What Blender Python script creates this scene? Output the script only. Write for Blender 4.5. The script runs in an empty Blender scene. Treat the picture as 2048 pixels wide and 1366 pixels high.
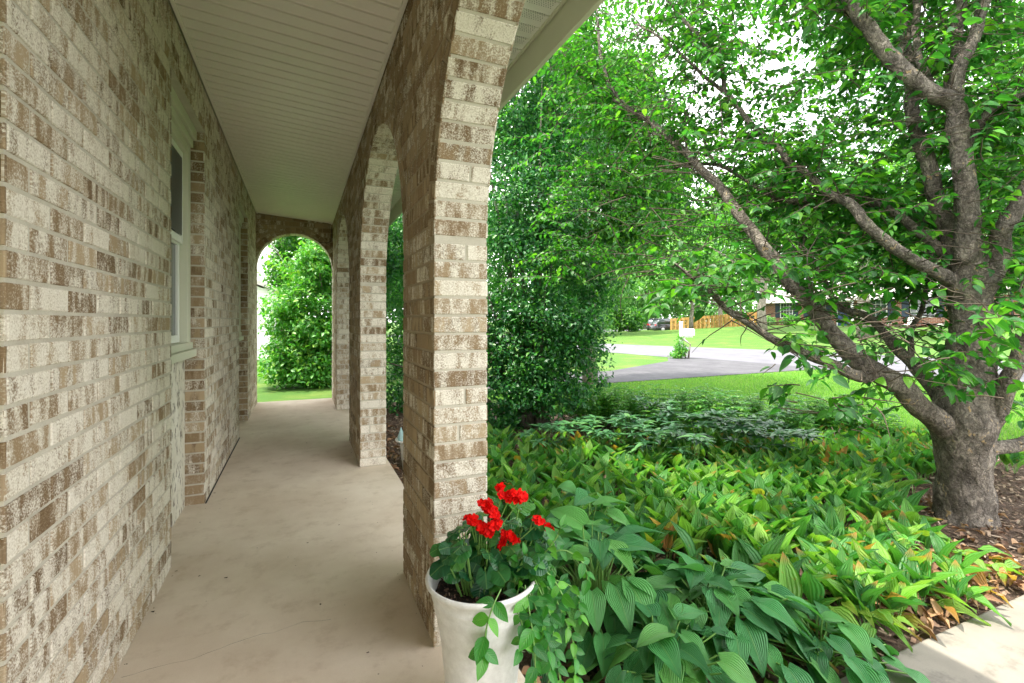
import bpy, math, random
import numpy as np
from mathutils import Vector, noise
R = math.radians
rng = np.random.default_rng(7); random.seed(7)
scn = bpy.context.scene
COL = scn.collection
# ------------------------------------------------------------------ camera, sky, sun, exposure
AZ = R(23.61); FP = 970.0; CA, SA = math.cos(AZ), math.sin(AZ); CH = 1.2
cam = bpy.data.cameras.new('camera'); camo = bpy.data.objects.new('camera', cam); COL.objects.link(camo)
camo.location = (0, 0, CH); camo.rotation_euler = (R(90), 0, -AZ)
cam.sensor_width = 36; cam.lens = FP/2048*36; cam.shift_y = -42/2048; cam.clip_start = .05; cam.clip_end = 900
scn.camera = camo
SUN_EL, SUN_AZ = R(66), R(-62)     # azimuth measured from +Y towards +X
w = bpy.data.worlds.new('World'); scn.world = w; w.use_nodes = True
nt = w.node_tree; bg = nt.nodes['Background']
sky = nt.nodes.new('ShaderNodeTexSky'); sky.sky_type = 'NISHITA'; sky.sun_disc = False
sky.sun_elevation = SUN_EL; sky.sun_rotation = SUN_AZ; sky.dust_density = 3.0; sky.air_density = 1.0
tc = nt.nodes.new('ShaderNodeTexCoord'); nz = nt.nodes.new('ShaderNodeTexNoise'); nz.inputs['Scale'].default_value = 1.7; nz.inputs['Detail'].default_value = 5
rp = nt.nodes.new('ShaderNodeValToRGB'); rp.color_ramp.elements[0].position = .22; rp.color_ramp.elements[1].position = .5
mx = nt.nodes.new('ShaderNodeMix'); mx.data_type = 'RGBA'
mx.inputs[7].default_value = (13.5, 13.3, 13.6, 1)   # bright thin cloud over the blue
nt.links.new(tc.outputs['Generated'], nz.inputs['Vector']); nt.links.new(nz.outputs['Fac'], rp.inputs['Fac'])
nt.links.new(rp.outputs['Color'], mx.inputs[0]); nt.links.new(sky.outputs['Color'], mx.inputs[6])
nt.links.new(mx.outputs[2], bg.inputs['Color']); bg.inputs['Strength'].default_value = .14
sl = bpy.data.lights.new('sun', 'SUN'); sl.energy = 3.5; sl.angle = R(.6); sl.color = (1, .93, .82)
so = bpy.data.objects.new('sun', sl); COL.objects.link(so)
d = Vector((math.sin(SUN_AZ)*math.cos(SUN_EL), math.cos(SUN_AZ)*math.cos(SUN_EL), math.sin(SUN_EL)))
so.rotation_euler = d.to_track_quat('Z', 'Y').to_euler(); so.location = d*50
scn.view_settings.view_transform = 'Standard'; scn.view_settings.look = 'None'
scn.view_settings.exposure = 1.45; scn.view_settings.gamma = 1
scn.cycles.max_bounces = 10; scn.cycles.diffuse_bounces = 8; scn.cycles.transmission_bounces = 5; scn.cycles.glossy_bounces = 3
scn.cycles.use_denoising = True; scn.cycles.sample_clamp_indirect = 6

# ------------------------------------------------------------------ helpers
def W(px, py, D):
    x = (px-1024)/FP*D
    return np.array((x*CA+D*SA, D*CA-x*SA, CH+(641-py)/FP*D))
def proj(P):
    P = np.asarray(P, float); x = P[..., 0]*CA-P[..., 1]*SA; D = P[..., 0]*SA+P[..., 1]*CA
    return 1024+FP*x/D, 641-FP*(P[..., 2]-CH)/D, D
GZ = -.18
def sst(t): t = np.clip(t, 0, 1); return t*t*(3-2*t)
def gz(x, y):
    x = np.asarray(x, float); y = np.asarray(y, float)
    return GZ + .93*sst((x-21.5)/22)*(1-.85*sst((y-32)/16))
def prop(o, label=None, cat=None, group=None, kind=None):
    if label: o['label'] = label
    if cat: o['category'] = cat
    if group: o['group'] = group
    if kind: o['kind'] = kind
    return o
def empty(name, loc, label, cat, group=None, rz=0):
    o = bpy.data.objects.new(name, None); COL.objects.link(o); o.location = loc; o.rotation_euler[2] = rz; o.empty_display_size = .1
    return prop(o, label, cat, group)
class MB:
    """collects faces; build() links them as one mesh object"""
    def __init__(s): s.v = []; s.f = []; s.uv = []; s.c = []; s.m = []; s.sm = []
    def face(s, pts, uv=None, c=(0, 0, 0), m=0, sm=False):
        n = len(s.v); s.v += [tuple(p) for p in pts]; s.f.append(tuple(range(n, n+len(pts))))
        s.uv += list(uv) if uv else [(0, 0)]*len(pts); s.c.append(c); s.m.append(m); s.sm.append(sm)
    def idx(s, V, F, sm=False, m=0, c=(0, 0, 0)):
        n = len(s.v); s.v += [tuple(p) for p in V]
        for f in F:
            s.f.append(tuple(n+i for i in f)); s.uv += [(0, 0)]*len(f); s.c.append(c); s.m.append(m); s.sm.append(sm)
    def box(s, a, b, m=0, bev=0, jit=0):
        x0, y0, z0 = a; x1, y1, z1 = b
        if x0 > x1: x0, x1 = x1, x0
        if y0 > y1: y0, y1 = y1, y0
        if z0 > z1: z0, z1 = z1, z0
        V = [(x0, y0, z0), (x1, y0, z0), (x1, y1, z0), (x0, y1, z0), (x0, y0, z1), (x1, y0, z1), (x1, y1, z1), (x0, y1, z1)]
        s.idx(V, [(0, 3, 2, 1), (4, 5, 6, 7), (0, 1, 5, 4), (1, 2, 6, 5), (2, 3, 7, 6), (3, 0, 4, 7)], m=m)
    def obox(s, c, half, yaw=0, pitch=0, roll=0, m=0):
        from mathutils import Euler
        M = Euler((pitch, roll, yaw)).to_matrix(); V = []
        for dz in (-1, 1):
            for dx, dy in ((-1, -1), (1, -1), (1, 1), (-1, 1)):
                V.append(Vector(c)+M@Vector((dx*half[0], dy*half[1], dz*half[2])))
        s.idx(V, [(0, 3, 2, 1), (4, 5, 6, 7), (0, 1, 5, 4), (1, 2, 6, 5), (2, 3, 7, 6), (3, 0, 4, 7)], m=m)
    def tube(s, P, Rd, n=8, rough=0, cap=True, m=0):
        P = [Vector(p) for p in P]; k = len(P); V = []; side = None
        for i in range(k):
            t = (P[min(i+1, k-1)]-P[max(i-1, 0)]).normalized()
            if side is None: side = t.cross(Vector((.3, .2, 1))).normalized() if abs(t.z) < .95 else t.cross(Vector((0, 1, 0))).normalized()
            side = (side - t*side.dot(t)).normalized(); b = t.cross(side)
            for j in range(n):
                a = 2*math.pi*j/n; rr = Rd[i]
                if rough:
                    q_ = P[i]+(side*math.cos(a)+b*math.sin(a))*rr; rr *= 1+rough*noise.noise(P[i]*5+Vector((math.cos(a), math.sin(a), 0))*1.3); rr += min(.011, rr*.16)*(noise.noise(Vector((q_.x*26, q_.y*26, q_.z*13)))+.6*noise.noise(Vector((q_.x*60, q_.y*60, q_.z*30))))
                V.append(P[i]+(side*math.cos(a)+b*math.sin(a))*rr)
        F = [(i*n+j, i*n+(j+1) % n, (i+1)*n+(j+1) % n, (i+1)*n+j) for i in range(k-1) for j in range(n)]
        if cap: F += [tuple(range(n-1, -1, -1)), tuple(range((k-1)*n, k*n))]
        s.idx(V, F, sm=True, m=m)
    def lathe(s, prof, c=(0, 0, 0), n=32, m=0, wob=0):
        V = []
        for r, z in prof:
            for j in range(n):
                a = 2*math.pi*j/n; V.append((c[0]+r*math.cos(a), c[1]+r*math.sin(a), c[2]+z))
        F = [(i*n+j, i*n+(j+1) % n, (i+1)*n+(j+1) % n, (i+1)*n+j) for i in range(len(prof)-1) for j in range(n)]
        s.idx(V, F, sm=True, m=m)
    def build(s, name, mats, parent=None, bevel=0, **kw):
        me = bpy.data.meshes.new(name); me.from_pydata(s.v, [], s.f)
        if not isinstance(mats, (list, tuple)): mats = [mats]
        for mt in mats: me.materials.append(mt)
        uvl = me.uv_layers.new(name='UVMap'); uvl.data.foreach_set('uv', np.array(s.uv, 'f').ravel())
        at = me.attributes.new('rnd', 'FLOAT_VECTOR', 'FACE'); at.data.foreach_set('vector', np.array(s.c, 'f').ravel())
        me.polygons.foreach_set('material_index', s.m); me.polygons.foreach_set('use_smooth', s.sm); me.update()
        o = bpy.data.objects.new(name, me); COL.objects.link(o)
        if parent:
            o.parent = parent
            if kw.pop('world', True): o.matrix_parent_inverse = inv(parent)
        if bevel:
            b = o.modifiers.new('bevel', 'BEVEL'); b.width = bevel; b.segments = 2; b.limit_method = 'ANGLE'
        return prop(o, **kw) if kw else o
def inv(p):
    from mathutils import Matrix
    chain = []
    M = Matrix.Identity(4); q = p
    while q: M = q.matrix_parent_inverse @ (Matrix.Translation(q.location) @ q.rotation_euler.to_matrix().to_4x4()) @ M if q.parent else Matrix.Translation(q.location) @ q.rotation_euler.to_matrix().to_4x4() @ M; q = q.parent
    return M.inverted()
def norm(a): return a/np.maximum(np.linalg.norm(a, axis=-1, keepdims=True), 1e-9)
def scatter(name, tmpl, pos, axis, up, scale, mat, parent=None, tint=None, smooth=True, width=None, **kw):
    """one mesh of many leaves: template (verts, faces, uv) placed on frames"""
    TV, TF, TU = tmpl; TV = np.asarray(TV, float); N = len(pos); K = len(TV)
    y = norm(np.asarray(axis, float)); z = np.asarray(up, float); z = norm(z-(z*y).sum(1, keepdims=True)*y); x = np.cross(y, z)
    s = np.asarray(scale, float).reshape(N, 1, 1); wd = 1 if width is None else np.asarray(width).reshape(N, 1, 1)
    V = (TV[None, :, 0:1]*x[:, None]*wd + TV[None, :, 1:2]*y[:, None] + TV[None, :, 2:3]*z[:, None])*s + np.asarray(pos)[:, None]
    V = V.reshape(-1, 3); sizes = np.array([len(f) for f in TF]); fl = np.concatenate([np.array(f) for f in TF])
    loops = (fl[None]+np.arange(N)[:, None]*K).ravel(); tot = np.tile(sizes, N); start = np.concatenate([[0], np.cumsum(tot)[:-1]])
    me = bpy.data.meshes.new(name); me.vertices.add(len(V)); me.vertices.foreach_set('co', V.ravel().astype('f'))
    me.loops.add(len(loops)); me.loops.foreach_set('vertex_index', loops.astype('i'))
    me.polygons.add(len(tot)); me.polygons.foreach_set('loop_start', start.astype('i')); me.polygons.foreach_set('loop_total', tot.astype('i'))
    me.polygons.foreach_set('use_smooth', np.full(len(tot), smooth)); me.update(calc_edges=True)
    uv = np.asarray(TU, float)[fl]; uvl = me.uv_layers.new(name='UVMap'); uvl.data.foreach_set('uv', np.tile(uv, (N, 1)).ravel().astype('f'))
    if tint is None: tint = rng.random(N)
    c = np.stack([tint, rng.random(N), rng.random(N)], 1); at = me.attributes.new('rnd', 'FLOAT_VECTOR', 'FACE')
    at.data.foreach_set('vector', np.repeat(c, len(TF), 0).ravel().astype('f'))
    me.materials.append(mat); o = bpy.data.objects.new(name, me); COL.objects.link(o)
    if parent: o.parent = parent; o.matrix_parent_inverse = inv(parent)
    return prop(o, **kw) if kw else o
def leaf_t(wid=.5, n=4, fold=.25, droop=.15, tip=1.0, heart=0, wave=0, across=1):
    """leaf of length 1 along y; width profile pointed at both ends"""
    V, F, U = [], [], []; cols = 2*across+1
    for i in range(n+1):
        t = i/n; ww = wid/2*(math.sin(math.pi*min(t**(.72/tip)*.97+.03, 1)) ** .85)
        if heart and i == 0: ww = wid*.22
        if i == n: ww = .004
        for j in range(cols):
            q = (j-across)/across; yy = t - (heart*abs(q) if i == 0 else 0)
            V.append((q*ww, yy, abs(q)*ww*fold*2 - droop*t*t + wave*math.sin(t*9+q*2)*abs(q))); U.append(((q+1)/2, t))
    for i in range(n):
        for j in range(cols-1): F.append((i*cols+j, i*cols+j+1, (i+1)*cols+j+1, (i+1)*cols+j))
    return V, F, U
DIAM = ([(0, 0, 0), (.3, .45, .08), (0, 1, -.1), (-.3, .45, .08)], [(0, 1, 2), (0, 2, 3)], [(.5, 0), (1, .5), (.5, 1), (0, .5)])
LEAF3 = leaf_t(.55, 3, .22, .18)
LEAF5 = leaf_t(.56, 5, .2, .25)
def rsph(n):
    v = rng.normal(size=(n, 3)); return norm(v)

# ------------------------------------------------------------------ materials
class NT:
    def __init__(s, name):
        s.m = bpy.data.materials.new(name); s.m.use_nodes = True; s.t = s.m.node_tree; s.p = s.t.nodes['Principled BSDF']; s.out = s.t.nodes['Material Output']
    def n(s, typ, **kw):
        x = s.t.nodes.new('ShaderNode'+typ)
        for k, v in kw.items():
            if k in ('op',): x.operation = v
            elif hasattr(x, k) and k not in ('inputs',): setattr(x, k, v)
            else: x.inputs[k].default_value = v
        return x
    def l(s, a, b): s.t.links.new(a, b)
    def noise(s, vec, scale, detail=4, rough=.6, out='Fac'):
        x = s.n('TexNoise'); x.inputs['Scale'].default_value = scale; x.inputs['Detail'].default_value = detail; x.inputs['Roughness'].default_value = rough
        if vec is not None: s.l(vec, x.inputs['Vector'])
        return x.outputs[out]
    def ramp(s, fac, stops, interp='LINEAR'):
        x = s.n('ValToRGB'); cr = x.color_ramp; cr.interpolation = interp
        while len(cr.elements) < len(stops): cr.elements.new(.5)
        for e, (p, c) in zip(cr.elements, stops): e.position = p; e.color = (*c, 1) if len(c) == 3 else c
        s.l(fac, x.inputs['Fac']); return x.outputs['Color']
    def math(s, op, a, b=None, c=None, clamp=False):
        x = s.n('Math'); x.operation = op; x.use_clamp = clamp
        for i, q in enumerate((a, b, c)):
            if q is None: continue
            if isinstance(q, (int, float)): x.inputs[i].default_value = q
            else: s.l(q, x.inputs[i])
        return x.outputs[0]
    def mix(s, f, a, b, blend='MIX'):
        x = s.n('Mix'); x.data_type = 'RGBA'; x.blend_type = blend
        for i, q in ((0, f), (6, a), (7, b)):
            if isinstance(q, (int, float)): x.inputs[i].default_value = q
            elif isinstance(q, tuple): x.inputs[i].default_value = (*q, 1)
            else: s.l(q, x.inputs[i])
        return x.outputs[2]
    def step(s, x, a, b):
        m = s.n('MapRange'); m.interpolation_type = 'SMOOTHSTEP'; s.l(x, m.inputs[0]); m.inputs[1].default_value = a; m.inputs[2].default_value = b
        return m.outputs[0]
    def bump(s, h, dist=.01, strength=.5):
        b = s.n('Bump'); b.inputs['Distance'].default_value = dist; b.inputs['Strength'].default_value = strength; s.l(h, b.inputs['Height']); s.l(b.outputs[0], s.p.inputs['Normal'])
    def col(s, c):
        if isinstance(c, tuple): s.p.inputs['Base Color'].default_value = (*c, 1)
        else: s.l(c, s.p.inputs['Base Color'])
    def rough(s, r, spec=.5):
        if isinstance(r, (int, float)): s.p.inputs['Roughness'].default_value = r
        else: s.l(r, s.p.inputs['Roughness'])
        s.p.inputs['Specular IOR Level'].default_value = spec
    def pos(s): return s.n('NewGeometry').outputs['Position']
    def rnd(s):
        a = s.n('Attribute'); a.attribute_name = 'rnd'; x = s.n('SeparateXYZ'); s.l(a.outputs['Vector'], x.inputs[0]); return x.outputs
def mat_simple(name, c, r=.5, var=.12, scale=6, bump=0, spec=.5, metal=0):
    t = NT(name); p = t.pos(); n = t.noise(p, scale, 5); d = tuple(q*(1-var) for q in c); e = tuple(min(1, q*(1+var)) for q in c)
    t.col(t.ramp(n, [(.3, d), (.7, e)])); t.rough(r, spec); t.p.inputs['Metallic'].default_value = metal
    if bump: t.bump(t.noise(p, scale*8, 3), bump, .6)
    return t.m
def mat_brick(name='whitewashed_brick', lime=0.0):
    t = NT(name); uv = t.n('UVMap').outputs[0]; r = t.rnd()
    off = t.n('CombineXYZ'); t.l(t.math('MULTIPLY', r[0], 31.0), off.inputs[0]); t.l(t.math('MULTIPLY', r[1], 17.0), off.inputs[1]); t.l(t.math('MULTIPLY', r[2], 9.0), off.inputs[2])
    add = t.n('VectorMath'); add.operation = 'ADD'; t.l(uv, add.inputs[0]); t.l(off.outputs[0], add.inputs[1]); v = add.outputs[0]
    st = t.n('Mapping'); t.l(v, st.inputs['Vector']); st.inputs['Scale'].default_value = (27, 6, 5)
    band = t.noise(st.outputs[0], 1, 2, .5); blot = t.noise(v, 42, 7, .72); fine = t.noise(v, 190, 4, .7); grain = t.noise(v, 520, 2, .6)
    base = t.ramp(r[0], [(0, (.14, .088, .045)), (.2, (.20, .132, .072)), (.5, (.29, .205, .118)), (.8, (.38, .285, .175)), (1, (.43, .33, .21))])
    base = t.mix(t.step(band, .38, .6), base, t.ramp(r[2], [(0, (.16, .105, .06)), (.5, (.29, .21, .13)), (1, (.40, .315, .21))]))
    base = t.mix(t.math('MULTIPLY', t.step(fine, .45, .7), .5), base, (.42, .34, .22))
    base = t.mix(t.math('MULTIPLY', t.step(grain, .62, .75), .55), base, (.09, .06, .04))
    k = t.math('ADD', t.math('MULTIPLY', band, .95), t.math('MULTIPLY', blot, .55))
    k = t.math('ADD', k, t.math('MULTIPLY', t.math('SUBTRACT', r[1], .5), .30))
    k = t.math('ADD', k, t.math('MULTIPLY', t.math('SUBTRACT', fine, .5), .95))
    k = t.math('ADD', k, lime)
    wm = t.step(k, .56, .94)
    white = t.ramp(fine, [(.3, (.53, .47, .37)), (.55, (.76, .715, .615)), (.8, (.86, .835, .76))])
    c = t.mix(t.math('MULTIPLY', wm, .95), base, white)
    pit = t.step(t.noise(v, 150, 3, .8), .64, .72); c = t.mix(t.math('MULTIPLY', pit, .6), c, (.13, .095, .065))
    t.col(c); t.rough(.9, .2)
    h = t.math('ADD', t.math('MULTIPLY', wm, .5), t.math('SUBTRACT', t.math('MULTIPLY', fine, .6), pit)); t.bump(h, .0022, .6)
    return t.m
def mat_mortar():
    t = NT('mortar'); p = t.pos(); n = t.noise(p, 9, 4); f = t.noise(p, 260, 3, .7)
    c = t.ramp(n, [(.3, (.46, .425, .345)), (.7, (.58, .545, .455))]); t.col(t.mix(t.math('MULTIPLY', t.step(f, .5, .75), .45), c, (.27, .24, .18))); t.rough(.95, .15); t.bump(f, .002, .5); return t.m
def mat_leaf(name, stops, rough=.45, trans=.35, tcol=None, veins=0, spots=0, spec=.5, gloss=0):
    t = NT(name); r = t.rnd(); uvn = t.n('UVMap').outputs[0]; sx = t.n('SeparateXYZ'); t.l(uvn, sx.inputs[0])
    c = t.ramp(r[0], stops)
    c = t.mix(.35, c, t.ramp(r[1], [(0, (.55, .55, .55)), (1, (1.4, 1.4, 1.4))]), 'MULTIPLY')
    ctr = t.math('ABSOLUTE', t.math('SUBTRACT', sx.outputs[0], .5))
    mid = t.step(ctr, .0, .045); c = t.mix(mid, t.mix(.3, c, (.25, .42, .12)), c)
    if spots:
        sp = t.step(t.noise(t.pos(), 55, 4, .65), .60, .66); sp = t.math('MULTIPLY', sp, t.step(r[2], .45, .9)); c = t.mix(t.math('MULTIPLY', sp, spots), c, (.42, .19, .04))
        ed = t.math('MULTIPLY', t.step(sx.outputs[1], .7, 1.0), t.step(r[2], .8, .95)); c = t.mix(ed, c, (.50, .28, .07))
    t.col(c); t.rough(rough, spec)
    if veins:
        wv = t.math('SINE', t.math('MULTIPLY', t.math('POWER', ctr, .85), veins)); t.bump(wv, .004, .75)
    else:
        t.bump(t.math('SINE', t.math('ADD', t.math('MULTIPLY', sx.outputs[1], 42), t.math('MULTIPLY', ctr, -30))), .001, .35)
    tr = t.n('BsdfTranslucent'); tm = t.mix(1.0, c, tcol or (1.5, 1.75, .7), 'MULTIPLY'); t.l(tm, tr.inputs['Color'])
    ms = t.n('MixShader'); ms.inputs[0].default_value = trans; t.l(t.p.outputs[0], ms.inputs[1]); t.l(tr.outputs[0], ms.inputs[2]); t.l(ms.outputs[0], t.out.inputs[0]); return t.m
def mat_bark(name, a, b, patch=None, scale=14):
    t = NT(name); p = t.pos(); mp = t.n('Mapping'); t.l(p, mp.inputs['Vector']); mp.inputs['Scale'].default_value = (1, 1, .6)
    n = t.noise(mp.outputs[0], scale*.6, 6, .65); f = t.noise(mp.outputs[0], scale*4, 6, .8); ff = t.noise(mp.outputs[0], scale*11, 4, .7)
    c = t.ramp(n, [(.3, a), (.5, tuple((x+y)/2 for x, y in zip(a, b))), (.68, b)])
    c = t.mix(t.math('MULTIPLY', t.step(f, .49, .62), .6), c, tuple(x*.40 for x in a)); c = t.mix(t.math('MULTIPLY', t.step(ff, .55, .68), .55), c, tuple(min(1, x*1.5) for x in b))
    h = t.math('ADD', n, t.math('MULTIPLY', f, -1.6))
    if patch:
        nn = t.n('TexNoise'); nn.inputs['Scale'].default_value = 22; nn.inputs['Detail'].default_value = 4; sc = t.n('VectorMath'); sc.operation = 'SCALE'; sc.inputs['Scale'].default_value = .12
        t.l(p, nn.inputs['Vector']); t.l(nn.outputs['Color'], sc.inputs[0]); wp = t.n('VectorMath'); wp.operation = 'ADD'; t.l(mp.outputs[0], wp.inputs[0]); t.l(sc.outputs[0], wp.inputs[1])
        v = t.n('TexVoronoi'); v.inputs['Scale'].default_value = 30; t.l(wp.outputs[0], v.inputs['Vector']); sv = t.n('SeparateXYZ'); t.l(v.outputs['Color'], sv.inputs[0])
        c = t.mix(t.math('MULTIPLY', t.step(v.outputs['Distance'], .38, .65), .42), c, tuple(x*.35 for x in a))
        c = t.mix(.5, c, t.mix(1.0, c, t.ramp(sv.outputs[1], [(0, (.5, .5, .5)), (1, (1.6, 1.55, 1.5))]), 'MULTIPLY'))
        pm = t.math('MULTIPLY', t.step(sv.outputs[0], .86, .88), t.step(v.outputs['Distance'], .5, .3)); pm = t.math('MULTIPLY', pm, t.step(n, .48, .56)); c = t.mix(t.math('MULTIPLY', pm, .8), c, patch)
        h = t.math('ADD', h, t.math('MULTIPLY', v.outputs['Distance'], -1.2))
    t.col(c); t.rough(.88, .25); t.bump(h, .022, 1.0); return t.m
def mat_concrete(name, a, b, dark, stain=.5):
    t = NT(name); p = t.pos(); n = t.noise(p, 1.6, 6, .62); m = t.noise(p, 7, 6, .7); f = t.noise(p, 330, 3, .7)
    c = t.ramp(n, [(.32, a), (.68, b)]); c = t.mix(t.math('MULTIPLY', t.step(m, .48, .72), stain), c, dark)
    c = t.mix(t.math('MULTIPLY', t.step(f, .56, .7), .35), c, tuple(q*.5 for q in dark))
    v = t.n('TexVoronoi'); v.inputs['Scale'].default_value = 5.5; t.l(p, v.inputs['Vector']); sp = t.math('LESS_THAN', v.outputs['Distance'], .018)
    c = t.mix(t.math('MULTIPLY', sp, .6), c, (.06, .05, .04)); t.col(c); t.rough(.85, .3); t.bump(t.math('ADD', f, t.math('MULTIPLY', m, 1.5)), .0015, .5); return t.m
def mat_grass(name, a, b, y):
    t = NT(name); p = t.pos(); mp = t.n('Mapping'); t.l(p, mp.inputs['Vector']); mp.inputs['Scale'].default_value = (1, 1, .3)
    n = t.noise(mp.outputs[0], .8, 5, .6); f = t.noise(mp.outputs[0], 38, 5, .8); g = t.noise(mp.outputs[0], 2.6, 4, .6)
    c = t.ramp(f, [(.3, a), (.7, b)]); c = t.mix(t.math('MULTIPLY', t.step(n, .45, .7), .5), c, y); c = t.mix(t.math('MULTIPLY', t.step(g, .56, .72), .35), c, (.22, .26, .06))
    t.col(c); t.rough(.9, .15); t.bump(f, .03, .8); return t.m
M = {}
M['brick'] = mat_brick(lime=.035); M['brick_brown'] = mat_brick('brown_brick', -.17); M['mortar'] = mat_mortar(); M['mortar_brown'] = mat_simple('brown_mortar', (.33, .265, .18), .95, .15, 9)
M['vinyl'] = mat_simple('almond_vinyl', (.84, .80, .74), .42, .03, 2)
M['trim'] = mat_simple('sage_cream_trim', (.60, .61, .48), .42, .04, 3)
M['white'] = mat_simple('white_vinyl', (.80, .82, .76), .4, .03, 3)
M['gap'] = mat_simple('dark_gap', (.03, .03, .028), .8)
M['screen'] = mat_simple('insect_screen', (.05, .06, .065), .35, .2, 60)
M['glass'] = mat_simple('window_glass', (.05, .065, .07), .06, .3, 2, spec=.9)
M['stucco'] = None
t = NT('flaking_stucco'); p = t.pos(); mp = t.n('Mapping'); t.l(p, mp.inputs['Vector']); mp.inputs['Scale'].default_value = (1, 1, .6); mp.inputs['Rotation'].default_value = (.5, 0, 0)
n1 = t.noise(mp.outputs[0], 26, 7, .72); cr = t.step(n1, .54, .6); t.col(t.mix(cr, t.ramp(t.noise(p, 5), [(.3, (.56, .53, .42)), (.7, (.70, .68, .58))]), (.22, .19, .15))); t.rough(.9); t.bump(t.math('MULTIPLY', cr, -1), .01, .8); M['stucco'] = t.m
M['slab'] = mat_concrete('porch_concrete', (.54, .445, .34), (.68, .595, .485), (.42, .325, .23), .5)
M['walk'] = mat_concrete('walk_concrete', (.17, .155, .13), (.26, .24, .20), (.10, .092, .08), .7)
M['asphalt'] = mat_concrete('road_asphalt', (.105, .105, .12), (.145, .145, .16), (.085, .085, .095), .5)
M['drive'] = mat_concrete('driveway_asphalt', (.06, .06, .068), (.10, .10, .108), (.042, .042, .048), .6)
M['grass'] = mat_grass('lawn', (.045, .115, .02), (.09, .19, .032), (.17, .235, .05))
t = NT('mulch'); p = t.pos(); n1 = t.noise(p, 45, 7, .8); n2 = t.noise(p, 4, 4)
t.col(t.mix(t.math('MULTIPLY', n2, .3), t.ramp(n1, [(.3, (.035, .023, .016)), (.5, (.13, .088, .062)), (.66, (.27, .20, .15))]), (.16, .11, .08))); t.rough(.95, .2); t.bump(n1, .03, 1.0); M['mulch'] = t.m
t = NT('bark_chips'); r = t.rnd(); t.col(t.ramp(r[0], [(0, (.05, .03, .02)), (.5, (.20, .13, .09)), (.85, (.36, .27, .19)), (1, (.52, .42, .32))])); t.rough(.9, .2); M['chips'] = t.m
M['bark'] = mat_bark('scaly_bark', (.13, .11, .09), (.47, .42, .355), (.66, .46, .22))
M['bark2'] = mat_bark('grey_bark', (.15, .13, .105), (.40, .35, .30))
G = lambda *s: [(i/(len(s)-1), c) for i, c in enumerate(s)]
M['dogwood'] = mat_leaf('dogwood_leaves', [(0, (.020, .11, .022)), (.5, (.04, .18, .024)), (.85, (.075, .26, .022)), (1, (.16, .38, .03))], .36, .42)
M['holly'] = mat_leaf('holly_leaves', [(0, (.016, .105, .035)), (.5, (.032, .18, .042)), (.85, (.07, .28, .04)), (1, (.10, .33, .03))], .3, .25)
M['bright'] = mat_leaf('mixed_green_leaves', [(0, (.018, .09, .02)), (.4, (.04, .16, .024)), (.8, (.085, .25, .03)), (1, (.20, .40, .05))], .5, .45)  # background tree foliage: dark to bright greens, varied at random per leaf
M['pale'] = mat_leaf('pale_leaves', [(0, (.07, .20, .07)), (.5, (.14, .31, .10)), (1, (.24, .42, .14))], .55, .45)
M['hosta'] = mat_leaf('hosta_leaves', [(0, (.045, .20, .065)), (.6, (.075, .30, .085)), (1, (.13, .38, .075))], .40, .22, veins=80)
M['lily'] = mat_leaf('lily_leaves', [(0, (.05, .20, .05)), (.45, (.105, .32, .06)), (.83, (.25, .48, .07)), (.89, (.28, .40, .05)), (.94, (.50, .30, .05)), (1, (.42, .20, .06))], .38, .32, veins=36, spots=.6)
M['hell'] = mat_leaf('hellebore_leaves', [(0, (.03, .12, .05)), (.6, (.06, .19, .07)), (1, (.12, .29, .09))], .36, .15)
M['shrub'] = mat_leaf('shrub_leaves', [(0, (.045, .20, .03)), (.7, (.10, .34, .035)), (1, (.24, .42, .05))], .36, .3)
M['begonia'] = mat_leaf('begonia_leaves', [(0, (.012, .085, .03)), (.6, (.025, .13, .035)), (1, (.07, .24, .03))], .25, .2)
M['vine'] = mat_leaf('vine_leaves', [(0, (.025, .15, .03)), (.6, (.045, .24, .03)), (1, (.12, .38, .03))], .28, .3)
M['stem'] = mat_simple('green_stem', (.16, .33, .07), .5, .2)
M['dead'] = mat_leaf('dead_leaves', [(0, (.12, .06, .035)), (.6, (.26, .14, .07)), (1, (.42, .26, .13))], .7, .15, tcol=(1, .8, .5))
M['petal'] = mat_leaf('red_petals', [(0, (.55, .003, .003)), (.6, (.80, .005, .004)), (1, (.90, .012, .008))], .6, .2, tcol=(1, .3, .3), spec=.15)
M['blade'] = mat_leaf('grass_blades', [(0, (.07, .20, .02)), (.6, (.13, .32, .035)), (1, (.26, .40, .07))], .6, .4)
t = NT('stone_planter'); p = t.pos(); n1 = t.noise(p, 6, 6, .65); n2 = t.noise(p, 40, 5, .7)
t.col(t.mix(t.math('MULTIPLY', t.step(n1, .5, .75), .55), t.ramp(n2, [(.3, (.60, .59, .56)), (.7, (.76, .755, .73))]), (.44, .43, .38))); t.rough(.62, .4); t.bump(n2, .002, .4); M['planter'] = t.m
M['soil'] = mat_simple('potting_soil', (.028, .018, .013), .95, .5, 60, .01)
M['shingle'] = mat_simple('grey_shingles', (.24, .22, .21), .9, .25, 9)
M['shingle2'] = mat_simple('pale_shingles', (.45, .42, .39), .9, .2, 9)
M['cedar'] = mat_simple('cedar_boards', (.60, .34, .11), .8, .25, 3)
M['navy'] = mat_simple('navy_paint', (.028, .045, .085), .5, .1)
M['blue'] = mat_simple('blue_paint', (.05, .09, .20), .5, .1)
M['wpaint'] = mat_simple('white_paint', (.80, .80, .78), .5, .04)
M['siding'] = mat_simple('white_siding', (.78, .77, .75), .55, .04, 2)
M['carbody'] = mat_simple('dark_car_paint', (.025, .027, .033), .22, .1, 2, spec=.7)
M['rubber'] = mat_simple('tyre_rubber', (.02, .02, .02), .85)
M['alloy'] = mat_simple('alloy_rim', (.55, .55, .56), .35, .1, 3, metal=.6)
M['taillamp'] = mat_simple('red_lens', (.5, .02, .02), .3)
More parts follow.
